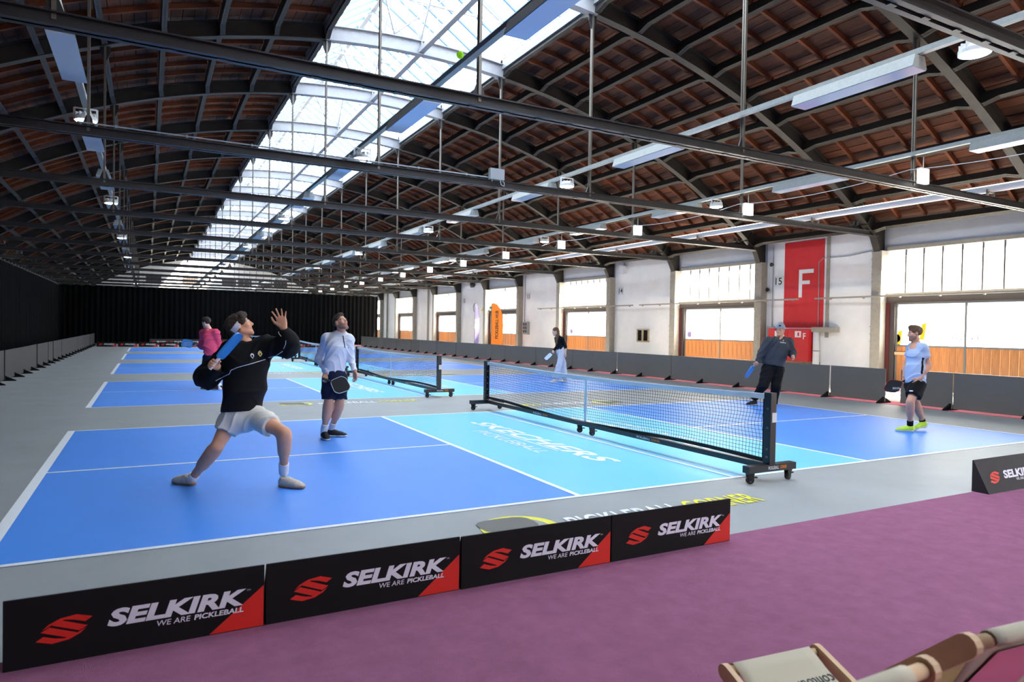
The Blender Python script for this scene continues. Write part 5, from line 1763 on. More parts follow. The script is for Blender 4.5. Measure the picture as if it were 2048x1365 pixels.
limb(F, shl, ell_, 0.052, 0.042); limb(F, ell_, wrl, 0.043, 0.027, bulge=0.006, at_=0.25)
F.cone(hpr, hpl, 0.1, 0.1, k=0.05)
limb(F, hpr, knr, 0.092, 0.056, k=0.04); limb(F, knr, anr, 0.053, 0.036, bulge=0.014, at_=0.3)
limb(F, hpl, knl, 0.092, 0.056, k=0.04); limb(F, knl, anl, 0.053, 0.036, bulge=0.014, at_=0.3)
hand(F, wrl, camdir(-0.22, 0.95, 0.1), camdir(-0.35, 0.1, 0.95), -1 if np.dot(np.cross(camdir(-0.22, 0.95, 0.1), camdir(-0.35, 0.1, 0.95)), CR) > 0 else 1, curl=0.12, spread=0.28, sc=1.08, thumb_curl=0.1)
pax = camdir(0.62, 0.76, 0.1)
hd_dir = nrm(np.cross(pax, camdir(0.5, -0.3, 1.0)))
if np.dot(hd_dir, CU) < 0: hd_dir = -hd_dir
dR = nrm(camdir(-0.35, 0.55, 0.6) - pax * np.dot(camdir(-0.35, 0.55, 0.6), pax))
palmR = np.cross(dR, pax)
if np.dot(palmR, KR) < 0: palmR = -palmR
hand(F, wrr, dR, palmR, 1 if np.dot(np.cross(dR, palmR), pax) > 0 else -1, curl=1.15, spread=0.02, sc=1.02, thumb_curl=0.9)
me = F.mesh('body', ['skin_a', 'lip'], 1)
body = part_mesh('body', me, p.root)
paint(me, lambda c: np.linalg.norm((c - L(0, 0.092, -0.068)) / np.array([0.03, 0.03, 0.012]), axis=1) < 0.9, 1)
eyes(p.root, L, R, 0.95)
# hair and headband
G = Field([hd], 0.005, 0.2)
G.ell(L(0, -0.028, 0.040), np.array([0.092, 0.112, 0.092]) * 0.95, R, k=0.02)
G.ell(L(0, 0.05, 0.085), np.array([0.078, 0.058, 0.04]) * 0.95, R, k=0.03)
for s in (-1, 1): G.ell(L(s * 0.066, 0.035, 0.045), (0.028, 0.04, 0.04), R, k=0.02)
G.ell(L(0, -0.085, -0.01), np.array([0.075, 0.05, 0.08]) * 0.95, R, k=0.03)
for i in range(16):
    a = i * 2.4; u = 0.35 + 0.65 * ((i * 0.37) % 1)
    G.ell(L(0.085 * math.cos(a) * u, 0.02 + 0.09 * math.sin(a) * u, 0.045 + 0.068 * math.sqrt(max(0, 1 - u * u * 0.8))), (0.024, 0.024, 0.02), R, k=0.012)
G.ell(L(0, 0.125, -0.045), np.array([0.098, 0.085, 0.098]), R, k=0.012, op='sub')
for s in (-1, 1): G.ell(L(s * 0.09, 0.005, -0.035), np.array([0.03, 0.035, 0.055]), R, k=0.01, op='sub')
G.wrinkle(0.004, 120)
p.part('hair', G, 'hair_dark', 0)
G = Field([hd], 0.005, 0.2)
ax = nrm(R[2] * 0.84 - R[1] * 0.5)
for (rr, op) in ((1.0, 'u'), (0.93, 'sub')):
    G.ell(L(0, -0.024, 0.03), np.array([0.097, 0.122, 0.106]) * rr, R, k=0.004, op=op)
G.clip(L(0, -0.03, -0.004) + ax * 0.027, ax); G.clip(L(0, -0.03, -0.004) - ax * 0.027, -ax); G.clip(L(0, 0.004, 0), R[1])
p.part('headband', G, 'headband', 0)
# sweater
G = Field([wrr, wrl, pel, neck, elr], 0.007, 0.2)
G.cone(J(512, 690, 0), J(525, 560, 0), 0.185, 0.185, k=0.05, flat=(fwd, 0.78), cap=None)
G.cone(J(525, 560, 0), J(540, 430, 0), 0.185, 0.19, k=0.05, flat=(fwd, 0.72))
G.cone(J(540, 430, 0), J(530, 335, 0.02), 0.175, 0.085, k=0.06, flat=(fwd, 0.8))
G.cone(shr, shl, 0.085, 0.085, k=0.08)
G.cone(shr, elr, 0.1, 0.108, k=0.06); G.cone(elr, J(300, 520, -0.08), 0.108, 0.098, k=0.05); G.cone(J(300, 515, -0.08), wrr - (wrr - elr) * 0.08, 0.098, 0.045, k=0.04, cap=0.0)
G.cone(shl, ell_, 0.1, 0.1, k=0.06); G.cone(ell_, J(795, 280, -0.03), 0.1, 0.092, k=0.05); G.cone(J(796, 285, -0.03), wrl - (wrl - ell_) * 0.05, 0.09, 0.05, k=0.04, cap=0.0)
G.cone(J(508, 700, 0), J(508, 715, 0), 0.172, 0.166, k=0.02, flat=(fwd, 0.8), cap=0.004)
G.wrinkle(0.009, 22, 0.7)
G.clip(J(508, 722, 0), camdir(0.03, -1, 0.0))
G.cone(neck + R[2] * 0.0, J(535, 262, 0.0), 0.064, 0.07, k=0.01, op='sub')
sw = p.part('sweater', G, 'cloth_black', 1)
G = Field([pel, knr, knl], 0.007, 0.22)
G.cone(J(510, 705, 0), J(510, 750, 0), 0.155, 0.165, k=0.05, flat=(fwd, 0.8))
for (h_, k_, t) in ((hpr, knr, 0.52), (hpl, knl, 0.60)):
    G.cone(h_, h_ + (k_ - h_) * t, 0.112, 0.108, k=0.05, cap=0.0)
G.wrinkle(0.008, 26, 2.0)
p.part('shorts', G, 'cloth_cream', 1)
for (an, kn, nm) in ((anr, knr, 0), (anl, knl, 1)):
    G = Field([an], 0.006, 0.14)
    G.cone(an - (kn - an) * 0.12, an + (kn - an) * 0.14, 0.045, 0.048, cap=0.0, k=0.01)
    p.part('sock', G, 'sock_white')
dv = nrm(-KR * 0.74 - KV * np.array([1, 1, 0]) * 0.62 + np.array([0, 0, 0.03]))
hl = np.array([anr[0], anr[1], 0.008]) - dv * 0.06
shoe(p.root, hl, hl + dv * 0.28, nrm(KV * 0.22 + np.array([0, 0, 1.0])), 'shoe_cream', 'gum')
hl = np.array([*on(568, 962, 2, 0.006)]); hl = J(735, 1160, 0.04)
hl[2] = 0.006
tl = J(912, 1163, -0.03); tl[2] = 0.006
tl = hl + nrm(tl - hl) * 0.285
sh_ = shoe(p.root, hl, tl, (0, 0, 1), 'shoe_cream', 'gum')
piping(p, sw, [(345, 535), (360, 525), (430, 492), (440, 470), (480, 452), (560, 430), (672, 396)], 0.0035, 'cloth_white')
piping(p, sw, [(672, 390), (720, 378), (770, 345)], 0.003, 'cloth_white')
piping(p, sw, [(768, 335), (780, 305), (782, 280)], 0.003, 'cloth_white')
piping(p, sw, [(752, 258), (738, 240), (736, 225)], 0.003, 'cloth_white')
patch(p, sw, 572, 380, 0.036, 0.05, 'cloth_white'); patch(p, sw, 572, 382, 0.022, 0.03, 'cloth_black', lift=0.0035)
patch(p, sw, 621, 367, 0.042, 0.064, 'cloth_white'); patch(p, sw, 621, 367, 0.034, 0.054, 'badge_yellow', lift=0.0035); patch(p, sw, 622, 369, 0.012, 0.02, 'cloth_black', lift=0.005)
paddle('blue paddle seen edge on in the hand of the player in black', wrr + dR * 0.075 * 1.0 + palmR * 0.028, pax, camdir(0.76, -0.62, 0.30), 'paddle_blue', 'paddle_blue', 'sock_white', 0.195, 0.285)

# ---- player in the white quarter-zip, looking up
p = Person('player in white quarter-zip top and navy shorts looking up, black paddle held low', (3.18, 4.05, 0.004), (580, 600), 4.55, 9.22)
J = p.J
hd = J(458, 212, 0.0); neck = J(465, 298, 0.02); che = J(438, 410, 0.0); pel = J(405, 695, 0.0)
shr, shl = J(335, 352, 0.02), J(535, 362, 0.03)
elr, wrr = J(262, 535, 0.05), J(338, 672, -0.10)
ell_, wrl = J(552, 535, 0.06), J(588, 648, -0.02)
hpr, hpl = J(362, 720, 0.0), J(452, 720, 0.05)
knr, anr = J(352, 945, -0.06), J(312, 1178, 0.02)
knl, anl = J(452, 942, 0.02), J(384, 1160, 0.20)
fwd = camdir(0.45, 0.0, 1.0)
R = frame(camdir(0.66, 0.42, 0.62), camdir(-0.30, 0.90, -0.28))
F = Field([hd, elr, wrr, wrl, anr, anl, hd + [0, 0, 0.2], anr - [0, 0, 0.1]], 0.006, 0.16)
torso_body(F, pel, che, shr, shl, neck, hd + R[2] * -0.06 - R[1] * 0.015, fwd, 0.88)
L = head(F, hd, R, 0.95)
limb(F, shr, elr, 0.055, 0.044); limb(F, elr, wrr, 0.044, 0.029)
limb(F, shl, ell_, 0.055, 0.044); limb(F, ell_, wrl, 0.044, 0.029)
F.cone(hpr, hpl, 0.1, 0.1, k=0.05)
limb(F, hpr, knr, 0.09, 0.058, k=0.04); limb(F, knr, anr, 0.055, 0.037, bulge=0.016, at_=0.3)
limb(F, hpl, knl, 0.09, 0.058, k=0.04); limb(F, knl, anl, 0.055, 0.037, bulge=0.016, at_=0.3)
pax = camdir(0.90, -0.36, 0.15)
dR = nrm(camdir(0.25, -0.9, 0.3) - pax * np.dot(camdir(0.25, -0.9, 0.3), pax))
palmR = np.cross(dR, pax)
if np.dot(palmR, KV) > 0: palmR = -palmR
hand(F, wrr, dR, palmR, 1 if np.dot(np.cross(dR, palmR), pax) > 0 else -1, curl=1.0, spread=0.02, thumb_curl=0.8)
dl = camdir(0.12, -0.98, 0.1); pl_ = camdir(-0.75, -0.1, 0.6)
hand(F, wrl, dl, pl_, 1 if np.dot(np.cross(dl, pl_), -CF) > 0 else -1, curl=0.45, spread=0.06)
me = F.mesh('body', ['skin_b', 'lip', 'beard'], 1)
part_mesh('body', me, p.root)
def beard_zone(c, hd=hd, R=R):
    q = (c - hd) @ R.T / 0.95
    return (q[:, 2] < -0.040) & (q[:, 2] > -0.132) & (q[:, 1] > 0.0) & (np.abs(q[:, 0]) < 0.08) & ~((q[:, 1] > 0.075) & (q[:, 2] > -0.048)) & (q[:, 2] > -0.10 - 0.4 * (q[:, 1]))
paint(me, beard_zone, 2)
paint(me, lambda c: np.linalg.norm((c - L(0, 0.092, -0.068)) / np.array([0.024, 0.024, 0.012]), axis=1) < 0.9, 1)
eyes(p.root, L, R, 0.95)
def short_hair(p, hd, L, R, m, t=1.0, fringe=0.0):
    G = Field([hd], 0.005, 0.2)
    G.ell(L(0, -0.018, 0.049), np.array([0.083, 0.103, 0.092]) * 0.95 * t, R, k=0.02)
    G.ell(L(0, 0.045, 0.112), np.array([0.06, 0.05, 0.026 + fringe]) * 0.95 * t, R, k=0.03)
    G.ell(L(0, 0.135, -0.052), np.array([0.11, 0.088, 0.112]), R, k=0.012, op='sub')
    for s in (-1, 1): G.ell(L(s * 0.09, 0.0, -0.03), np.array([0.03, 0.03, 0.05]), R, k=0.01, op='sub')
    G.clip(L(0, 0, -0.06), -R[2])
    G.wrinkle(0.0022, 150)
    return p.part('hair', G, m, 0)
short_hair(p, hd, L, R, 'hair_dark', 0.985)
G = Field([wrr, wrl, pel, neck, elr], 0.007, 0.2)
G.cone(J(398, 668, 0), J(412, 560, 0), 0.142, 0.142, k=0.05, flat=(fwd, 0.76))
G.cone(J(412, 560, 0), J(440, 430, 0), 0.142, 0.158, k=0.05, flat=(fwd, 0.72))
G.cone(J(440, 430, 0), J(460, 325, 0.02), 0.155, 0.075, k=0.06, flat=(fwd, 0.8))
G.cone(J(462, 330, 0.02), J(467, 287, 0.0), 0.07, 0.066, k=0.03, cap=0.0)
G.cone(shr, shl, 0.075, 0.075, k=0.07)
for (a, b, c) in ((shr, elr, wrr), (shl, ell_, wrl)):
    G.cone(a, b, 0.068, 0.054, k=0.04); G.cone(b, c - (c - b) * 0.02, 0.052, 0.036, k=0.03, cap=0.0)
G.wrinkle(0.006, 34, 1.3)
G.clip(J(400, 692, 0), camdir(0.02, -1, 0.0))
G.cone(J(465, 290, 0.02), J(470, 240, -0.02), 0.058, 0.058, k=0.006, op='sub')
sw = p.part('quarter_zip_top', G, 'cloth_white', 1)
piping(p, sw, [(483, 326), (492, 390), (503, 446)], 0.006, 'cloth_black', 'zip')
patch(p, sw, 530, 438, 0.012, 0.02, 'cloth_black', 'emblem')
G = Field([pel, knr, knl], 0.007, 0.22)
G.cone(J(405, 680, 0), J(405, 720, 0), 0.15, 0.155, k=0.05, flat=(fwd, 0.8))
for (h_, k_) in ((hpr, knr), (hpl, knl)): G.cone(h_, h_ + (k_ - h_) * 0.84, 0.112, 0.100, k=0.03, cap=0.0)
G.wrinkle(0.008, 26, 3.0)
p.part('shorts', G, 'cloth_navy', 1)
for (an, kn) in ((anr, knr), (anl, knl)):
    G = Field([an], 0.006, 0.14)
    G.cone(an - (kn - an) * 0.12, an + (kn - an) * 0.20, 0.045, 0.049, cap=0.0, k=0.01)
    p.part('sock', G, 'sock_white')
for (an, td) in ((anr, (0.25, -1.0)), (anl, (0.9, -0.25))):
    g = np.array([an[0], an[1], 0.006])
    dv = nrm(KR * td[0] + -np.array([KV[0], KV[1], 0]) * td[1])
    hl = g - dv * 0.075
    shoe(p.root, hl, hl + dv * 0.29, (0, 0, 1), 'shoe_black', 'sole_white', 'black')
paddle('black hexagonal paddle with a white edge held by the player in white', wrr + dR * 0.075 + palmR * 0.026 + KV * 0.05 + pax * 0.012, pax, camdir(0.15, 0.2, 1.0), 'paddle_black', 'paddle_edge', 'black', 0.235, 0.265, 'hex')

# ---- player in the pink sweatshirt, seen from behind
p = Person('player in pink sweatshirt and navy shorts seen from behind, blue paddle in hand', (2.27, 12.2, 0.004), (360, 620), 7.583, 15.95, 0.008)
J = p.J
hd = J(400, 195, 0.0); neck = J(425, 272, 0.02); che = J(455, 400, 0.0); pel = J(470, 690, 0.0)
shl, shr = J(355, 345, 0.05), J(545, 352, -0.02)
ell_, wrl = J(335, 560, 0.10), J(272, 540, 0.32)
elr, wrr = J(590, 560, 0.08), J(480, 600, 0.34)
hpl, hpr = J(425, 720, 0.02), J(515, 720, 0.0)
knl, anl = J(385, 930, 0.12), J(455, 1150, 0.02)
knr, anr = J(560, 950, 0.1), J(600, 1170, -0.05)
fwd = camdir(-0.5, 0.0, -0.85)
R = frame(camdir(-0.75, -0.12, -0.6), camdir(-0.1, 0.98, 0.05))
F = Field([hd, elr, ell_, wrr, wrl, anr, anl, hd + [0, 0, 0.2], J(100, 500, 0.3)], 0.008, 0.16)
torso_body(F, pel, che, shr, shl, neck, hd + R[2] * -0.06, fwd, 1.0)
L = head(F, hd, R, 0.95)
for (a, b, c) in ((shr, elr, wrr), (shl, ell_, wrl)): limb(F, a, b, 0.053, 0.044); limb(F, b, c, 0.044, 0.029)
F.cone(hpr, hpl, 0.1, 0.1, k=0.05)
for (a, b, c) in ((hpr, knr, anr), (hpl, knl, anl)): limb(F, a, b, 0.09, 0.056, k=0.04); limb(F, b, c, 0.053, 0.037, bulge=0.014, at_=0.3)
pax = camdir(-0.95, 0.18, -0.2)
dl = camdir(-0.5, -0.1, -0.6); pl_ = camdir(0.2, 0.9, -0.2)
hand(F, wrl, dl, pl_, 1, curl=1.0, spread=0.02)
hand(F, wrr, camdir(-0.7, -0.1, -0.6), camdir(-0.3, -0.1, 0.9), 1, curl=0.6)
p.part('body', F, 'skin_pale')
eyes(p.root, L, R, 0.95)
short_hair(p, hd, L, R, 'hair_dark', 1.06)
G = Field([wrr, wrl, pel, neck, elr, ell_], 0.008, 0.2)
G.cone(J(475, 660, 0), J(465, 560, 0), 0.165, 0.17, k=0.05, flat=(fwd, 0.8))
G.cone(J(465, 560, 0), J(455, 420, 0), 0.17, 0.175, k=0.05, flat=(fwd, 0.76))
G.cone(J(455, 420, 0), J(430, 310, 0.02), 0.165, 0.08, k=0.06, flat=(fwd, 0.8))
G.cone(shr, shl, 0.08, 0.08, k=0.08)
for (a, b, c) in ((shr, elr, wrr), (shl, ell_, wrl)):
    G.cone(a, b, 0.09, 0.075, k=0.04); G.cone(b, c - (c - b) * 0.06, 0.072, 0.042, k=0.03, cap=0.0)
G.cone(J(478, 668, 0), J(478, 685, 0), 0.155, 0.150, k=0.01, flat=(fwd, 0.8), cap=0.0)
G.wrinkle(0.010, 26, 1.0)
G.clip(J(470, 692, 0), camdir(0.05, -1, 0.0))
p.part('sweatshirt', G, 'cloth_pink', 1)
G = Field([pel, knr, knl], 0.008, 0.24)
G.cone(J(470, 680, 0), J(470, 720, 0), 0.15, 0.155, k=0.05, flat=(fwd, 0.8))
for (h_, k_) in ((hpr, knr), (hpl, knl)): G.cone(h_, h_ + (k_ - h_) * 0.62, 0.115, 0.112, k=0.03, cap=0.0)
G.wrinkle(0.008, 26, 3.0)
p.part('shorts', G, 'cloth_navy', 1)
for (an, kn) in ((anr, knr), (anl, knl)):
    G = Field([an], 0.007, 0.14); G.cone(an - (kn - an) * 0.12, an + (kn - an) * 0.2, 0.045, 0.05, cap=0.0, k=0.01); p.part('sock', G, 'sock_white')
    g = np.array([an[0], an[1], 0.006]); dv = nrm(-KR * 0.95 + -np.array([KV[0], KV[1], 0]) * 0.2)
    shoe(p.root, g - dv * 0.075, g + dv * 0.21, (0, 0, 1), 'shoe_brown', 'gum')
pd = paddle('blue paddle with white curved stripes held by the player in pink', wrl + dl * 0.07 + pl_ * 0.02, pax, camdir(0.1, 0.35, 0.95), 'paddle_blue', 'paddle_blue', 'black', 0.2, 0.25)
m = MB()
for i in range(3):
    pts = [(-0.07 + 0.04 * i + 0.02 * math.sin(t * 0.9), 0.1 + 0.035 * t, 0.0095) for t in range(6)]
    m.tube(pts, 0.004, 5)
m.build('stripe', 'paddle_edge', pd)

# ---- woman with long hair on the far side of the net
p = Person('woman with long brown hair, black turtleneck and pale wide jeans, paddle held low', (11.75, 11.7, 0.004), (1060, 640), 9.75, 20.0, 0.008)
J = p.J
hd = J(497, 232, 0.0); neck = J(530, 305, 0.02); che = J(560, 400, 0.0); pel = J(600, 600, 0.0)
shr, shl = J(515, 365, 0.12), J(628, 372, -0.12)
elr, wrr = J(530, 520, 0.18), J(450, 612, 0.05)
ell_, wrl = J(690, 520, -0.1), J(690, 655, -0.12)
hpr, hpl = J(575, 630, 0.08), J(625, 630, -0.08)
knr, anr = J(655, 860, 0.14), J(665, 1125, 0.16)
knl, anl = J(575, 860, -0.16), J(505, 1130, -0.14)
fwd = camdir(-0.95, 0.0, 0.25)
R = frame(camdir(-0.93, -0.15, 0.25), camdir(-0.2, 0.97, 0.0))
F = Field([hd, elr, wrr, ell_, wrl, anr, anl, hd + [0, 0, 0.2]], 0.008, 0.16)
torso_body(F, pel, che, shr, shl, neck, hd + R[2] * -0.06, fwd, 0.72)
L = head(F, hd, R, 0.90)
for (a, b, c) in ((shr, elr, wrr), (shl, ell_, wrl)): limb(F, a, b, 0.043, 0.036); limb(F, b, c, 0.036, 0.025)
F.cone(hpr, hpl, 0.075, 0.075, k=0.05)
for (a, b, c) in ((hpr, knr, anr), (hpl, knl, anl)): limb(F, a, b, 0.075, 0.052, k=0.04); limb(F, b, c, 0.05, 0.034)
pax = camdir(-0.72, -0.68, 0.1)
dR = nrm(camdir(-0.5, -0.6, 0.5) * 0.6 + camdir(-0.3, -0.4, 0.8) - pax * 0.3); dR = nrm(dR - pax * (dR @ pax) * 0.7)
palmR = np.cross(dR, pax)
if np.dot(palmR, -KV) < 0: palmR = -palmR
hand(F, wrr, dR, palmR, 1 if np.dot(np.cross(dR, palmR), pax) > 0 else -1, curl=1.0, spread=0.02, sc=0.92)
hand(F, wrl, camdir(0.1, -0.95, 0.1), camdir(-0.9, 0, 0.2), 1, curl=0.6, sc=0.92)
p.part('body', F, 'skin_pale')
eyes(p.root, L, R, 0.90)
G = Field([hd, J(520, 470, 0)], 0.007, 0.2)
G.ell(L(0, -0.018, 0.052), np.array([0.086, 0.106, 0.094]) * 0.93, R, k=0.02)
G.ell(L(0, 0.135, -0.06), np.array([0.11, 0.09, 0.12]), R, k=0.012, op='sub')
G.cone(L(0, -0.06, 0.0), J(540, 320, 0.0), 0.07, 0.06, k=0.03)
G.cone(J(530, 310, -0.1), J(515, 470, -0.11), 0.05, 0.028, k=0.03); G.cone(J(540, 310, 0.02), J(550, 420, -0.02), 0.05, 0.03, k=0.03)
G.wrinkle(0.004, 90)
p.part('hair', G, 'hair_brown', 0)
G = Field([wrr, wrl, pel, neck, elr, ell_], 0.008, 0.2)
G.cone(pel + (che - pel) * 0.1, che, 0.115, 0.128, k=0.05, flat=(fwd, 0.82))
G.cone(che, neck, 0.12, 0.055, k=0.05); G.cone(neck, hd - R[2] * 0.10 - R[1] * 0.01, 0.056, 0.054, k=0.02, cap=0.0)
G.cone(shr, shl, 0.058, 0.058, k=0.05)
for (a, b, c) in ((shr, elr, wrr), (shl, ell_, wrl)): G.cone(a, b, 0.054, 0.046, k=0.03); G.cone(b, c - (c - b) * 0.05, 0.045, 0.036, k=0.02, cap=0.0)
G.wrinkle(0.003, 26, 1.0)
G.clip(J(600, 580, 0), camdir(0.2, -1, 0.0))
p.part('turtleneck', G, 'cloth_black', 1)
G = Field([pel, anr, anl], 0.008, 0.22)
G.cone(J(602, 572, 0), pel, 0.118, 0.13, k=0.05, flat=(fwd, 0.85))
for (a, b, c) in ((hpr, knr, anr), (hpl, knl, anl)): G.cone(a, b, 0.1, 0.082, k=0.015); G.cone(b, c - (b - c) * 0.05, 0.082, 0.105, k=0.015, cap=0.0)
G.wrinkle(0.009, 22, 1.0)
p.part('jeans', G, 'jean', 1)
for an in (anr, anl):
    g = np.array([an[0], an[1], 0.006]); dv = nrm(-KR * 0.85 - -np.array([KV[0], KV[1], 0]) * 0.5)
    shoe(p.root, g - dv * 0.07, g + dv * 0.19, (0, 0, 1), 'sole_white', 'sole_white')
paddle('pale blue paddle with a dark edge held low by the long haired woman', wrr + dR * 0.06 + palmR * 0.02, pax, camdir(-0.55, 0.5, 0.6), 'cloth_pale', 'cloth_navy', 'black', 0.19, 0.26)

# ---- player in the grey beanie behind the net post
p = Person('player in grey beanie, charcoal sweatshirt and black trousers behind the net post', (12.5, 4.95, 0.004), (1470, 630), 6.825, 14.4, 0.008)
J = p.J
hd = J(618, 222, 0.0); neck = J(618, 298, 0.03); che = J(590, 430, 0.0); pel = J(520, 705, 0.0)
shr, shl = J(460, 365, 0.0), J(730, 372, 0.03)
elr, wrr = J(362, 520, 0.0), J(298, 668, -0.10)
ell_, wrl = J(782, 530, 0.02), J(795, 590, -0.25)
hpr, hpl = J(455, 735, 0.0), J(580, 735, 0.02)
knr, anr = J(385, 965, -0.12), J(262, 1150, 0.12)
knl, anl = J(560, 980, -0.1), J(530, 1215, 0.05)
fwd = camdir(-0.15, 0.0, 1.0)
R = frame(camdir(-0.42, 0.12, 0.9), camdir(0.02, 0.98, -0.12))
F = Field([hd, elr, wrr, wrl, ell_, anr, anl, hd + [0, 0, 0.2]], 0.008, 0.18)
torso_body(F, pel, che, shr, shl, neck, hd + R[2] * -0.06, fwd, 1.3)
L = head(F, hd, R, 0.98)
for (a, b, c) in ((shr, elr, wrr), (shl, ell_, wrl)): limb(F, a, b, 0.06, 0.05); limb(F, b, c, 0.05, 0.032)
F.cone(hpr, hpl, 0.105, 0.105, k=0.05)
for (a, b, c) in ((hpr, knr, anr), (hpl, knl, anl)): limb(F, a, b, 0.095, 0.065, k=0.04); limb(F, b, c, 0.066, 0.042)
pax = camdir(-0.53, -0.84, 0.12)
dR = nrm(camdir(-0.4, -0.6, 0.6) - pax * np.dot(camdir(-0.4, -0.6, 0.6), pax) * 0.8)
palmR = np.cross(dR, pax)
if np.dot(palmR, KR) > 0: palmR = -palmR
hand(F, wrr, dR, palmR, 1 if np.dot(np.cross(dR, palmR), pax) > 0 else -1, curl=1.0, spread=0.02)
hand(F, wrl, camdir(0.1, 0.3, 0.9), camdir(-0.9, 0.1, 0.2), 1, curl=1.1, spread=0.02)
p.part('body', F, 'skin_b')
eyes(p.root, L, R, 0.98)
# glasses
m = MB()
for s in (-1, 1):
    c0 = L(s * 0.033, 0.104, 0.006)
    pts = [Vector(c0 + (R[0] * 0.024 * math.cos(a) + R[2] * 0.017 * math.sin(a))) - p.root.location for a in np.linspace(0, 2 * math.pi, 15)]
    m.tube(pts, 0.0026, 5)
    m.tube([Vector(L(s * 0.058, 0.1, 0.01)) - p.root.location, Vector(L(s * 0.085, 0.0, 0.012)) - p.root.location], 0.0026, 5)
m.tube([Vector(L(-0.01, 0.107, 0.01)) - p.root.location, Vector(L(0.01, 0.107, 0.01)) - p.root.location], 0.0026, 5)
m.build('glasses', 'black', p.root, True)
G = Field([hd], 0.006, 0.22)
G.ell(L(0, -0.01, 0.062), np.array([0.092, 0.112, 0.098]), R, k=0.02)
G.cone(L(0, -0.01, 0.08), L(0, -0.02, 0.14), 0.08, 0.06, k=0.05)
G.clip(L(0, 0, 0.036), -(R[2] - R[1] * 0.12))
be = p.part('beanie', G, 'beanie_grey')
patch(p, be, 612, 150, 0.05, 0.035, 'cloth_black', 'patch', 'oval')
G = Field([wrr, wrl, pel, neck, elr, ell_], 0.008, 0.24)
G.cone(J(520, 660, 0), J(550, 560, 0), 0.235, 0.23, k=0.05, flat=(fwd, 0.82))
G.cone(J(550, 560, 0), J(592, 440, 0), 0.225, 0.205, k=0.05, flat=(fwd, 0.8))
G.cone(J(592, 440, 0), J(615, 335, 0.02), 0.19, 0.085, k=0.06, flat=(fwd, 0.8))
G.cone(shr, shl, 0.095, 0.095, k=0.08)
for (a, b, c) in ((shr, elr, wrr), (shl, ell_, wrl)):
    G.cone(a, b, 0.1, 0.085, k=0.04); G.cone(b, c - (c - b) * 0.1, 0.082, 0.05, k=0.03, cap=0.0)
G.wrinkle(0.010, 26, 0.4)
G.clip(J(525, 690, 0), camdir(-0.16, -1, 0.0))
sw = p.part('sweatshirt', G, 'cloth_grey', 1)
chest_text(p, sw, 655, 380, 'Walker', 0.135, 'cloth_white', 0.1)
G = Field([pel, anr, anl], 0.008, 0.24)
G.cone(J(520, 668, 0), pel, 0.185, 0.19, k=0.05, flat=(fwd, 0.85))
for (a, b, c) in ((hpr, knr, anr), (hpl, knl, anl)): G.cone(a, b, 0.145, 0.105, k=0.04); G.cone(b, c, 0.102, 0.072, k=0.03, cap=0.0)
G.wrinkle(0.009, 22, 1.0)
p.part('trousers', G, 'cloth_black', 1)
for (an, td, lift) in ((anr, (-0.7, -0.6), 0.02), (anl, (-0.3, -0.9), 0.0)):
    g = np.array([an[0], an[1], 0.006]); dv = nrm(KR * td[0] + -np.array([KV[0], KV[1], 0]) * td[1])
    shoe(p.root, g - dv * 0.075, g + dv * 0.215, (0, 0, 1), 'shoe_black', 'sole_white')
paddle('blue and white paddle hanging from the hand of the player in the beanie', wrr + dR * 0.075 + palmR * 0.024, pax, camdir(0.85, -0.45, 0.34), 'paddle_blue', 'paddle_blue', 'sock_white', 0.19, 0.28)

# ---- player in the pale tee walking by the barrier
p = Person('bearded player in pale blue tee, black shorts and lime shoes walking with a paddle', (11.85, 1.33, 0.004), (1740, 640), 5.4625, 10.95, 0.007)
J = p.J
hd = J(488, 152, 0.0); neck = J(497, 238, 0.02); che = J(505, 350, 0.0); pel = J(492, 690, 0.0)
shr, shl = J(455, 298, 0.18), J(580, 300, -0.12)
elr, wrr = J(405, 470, 0.22), J(372, 618, 0.12)
ell_, wrl = J(638, 485, -0.10), J(552, 640, -0.16)
hpr, hpl = J(465, 715, 0.08), J(520, 715, -0.08)
knl, anl = J(440, 895, -0.16), J(438, 1145, -0.06)
knr, anr = J(500, 905, 0.06), J(580, 1128, 0.16)
fwd = camdir(-0.85, 0.0, 0.5)
R = frame(camdir(-0.93, -0.03, 0.36), camdir(-0.06, 0.99, 0.0))
F = Field([hd, elr, wrr, wrl, ell_, anr, anl, hd + [0, 0, 0.2]], 0.007, 0.18)
torso_body(F, pel, che, shr, shl, neck, hd + R[2] * -0.06 - R[1] * 0.01, fwd, 0.9)
L = head(F, hd, R, 0.95)
for (a, b, c) in ((shr, elr, wrr), (shl, ell_, wrl)): limb(F, a, b, 0.053, 0.042); limb(F, b, c, 0.043, 0.028, bulge=0.006, at_=0.25)
F.cone(hpr, hpl, 0.095, 0.095, k=0.05)
for (a, b, c) in ((hpr, knr, anr), (hpl, knl, anl)): limb(F, a, b, 0.088, 0.056, k=0.04); limb(F, b, c, 0.053, 0.036, bulge=0.007, at_=0.3)
pax = camdir(-0.86, -0.48, 0.1)
dR = nrm(camdir(-0.3, -0.9, 0.2) - pax * np.dot(camdir(-0.3, -0.9, 0.2), pax))
palmR = np.cross(dR, pax)
if np.dot(palmR, KV) < 0: palmR = -palmR
hand(F, wrr, dR, palmR, 1 if np.dot(np.cross(dR, palmR), pax) > 0 else -1, curl=1.0, spread=0.02)
dl = camdir(-0.6, -0.75, 0.1); pl_ = camdir(-0.3, 0.2, -0.9)
hand(F, wrl, dl, pl_, 1 if np.dot(np.cross(dl, pl_), -CR) > 0 else -1, curl=0.45, spread=0.06)
me = F.mesh('body', ['skin_b', 'lip', 'beard'], 1)
part_mesh('body', me, p.root)
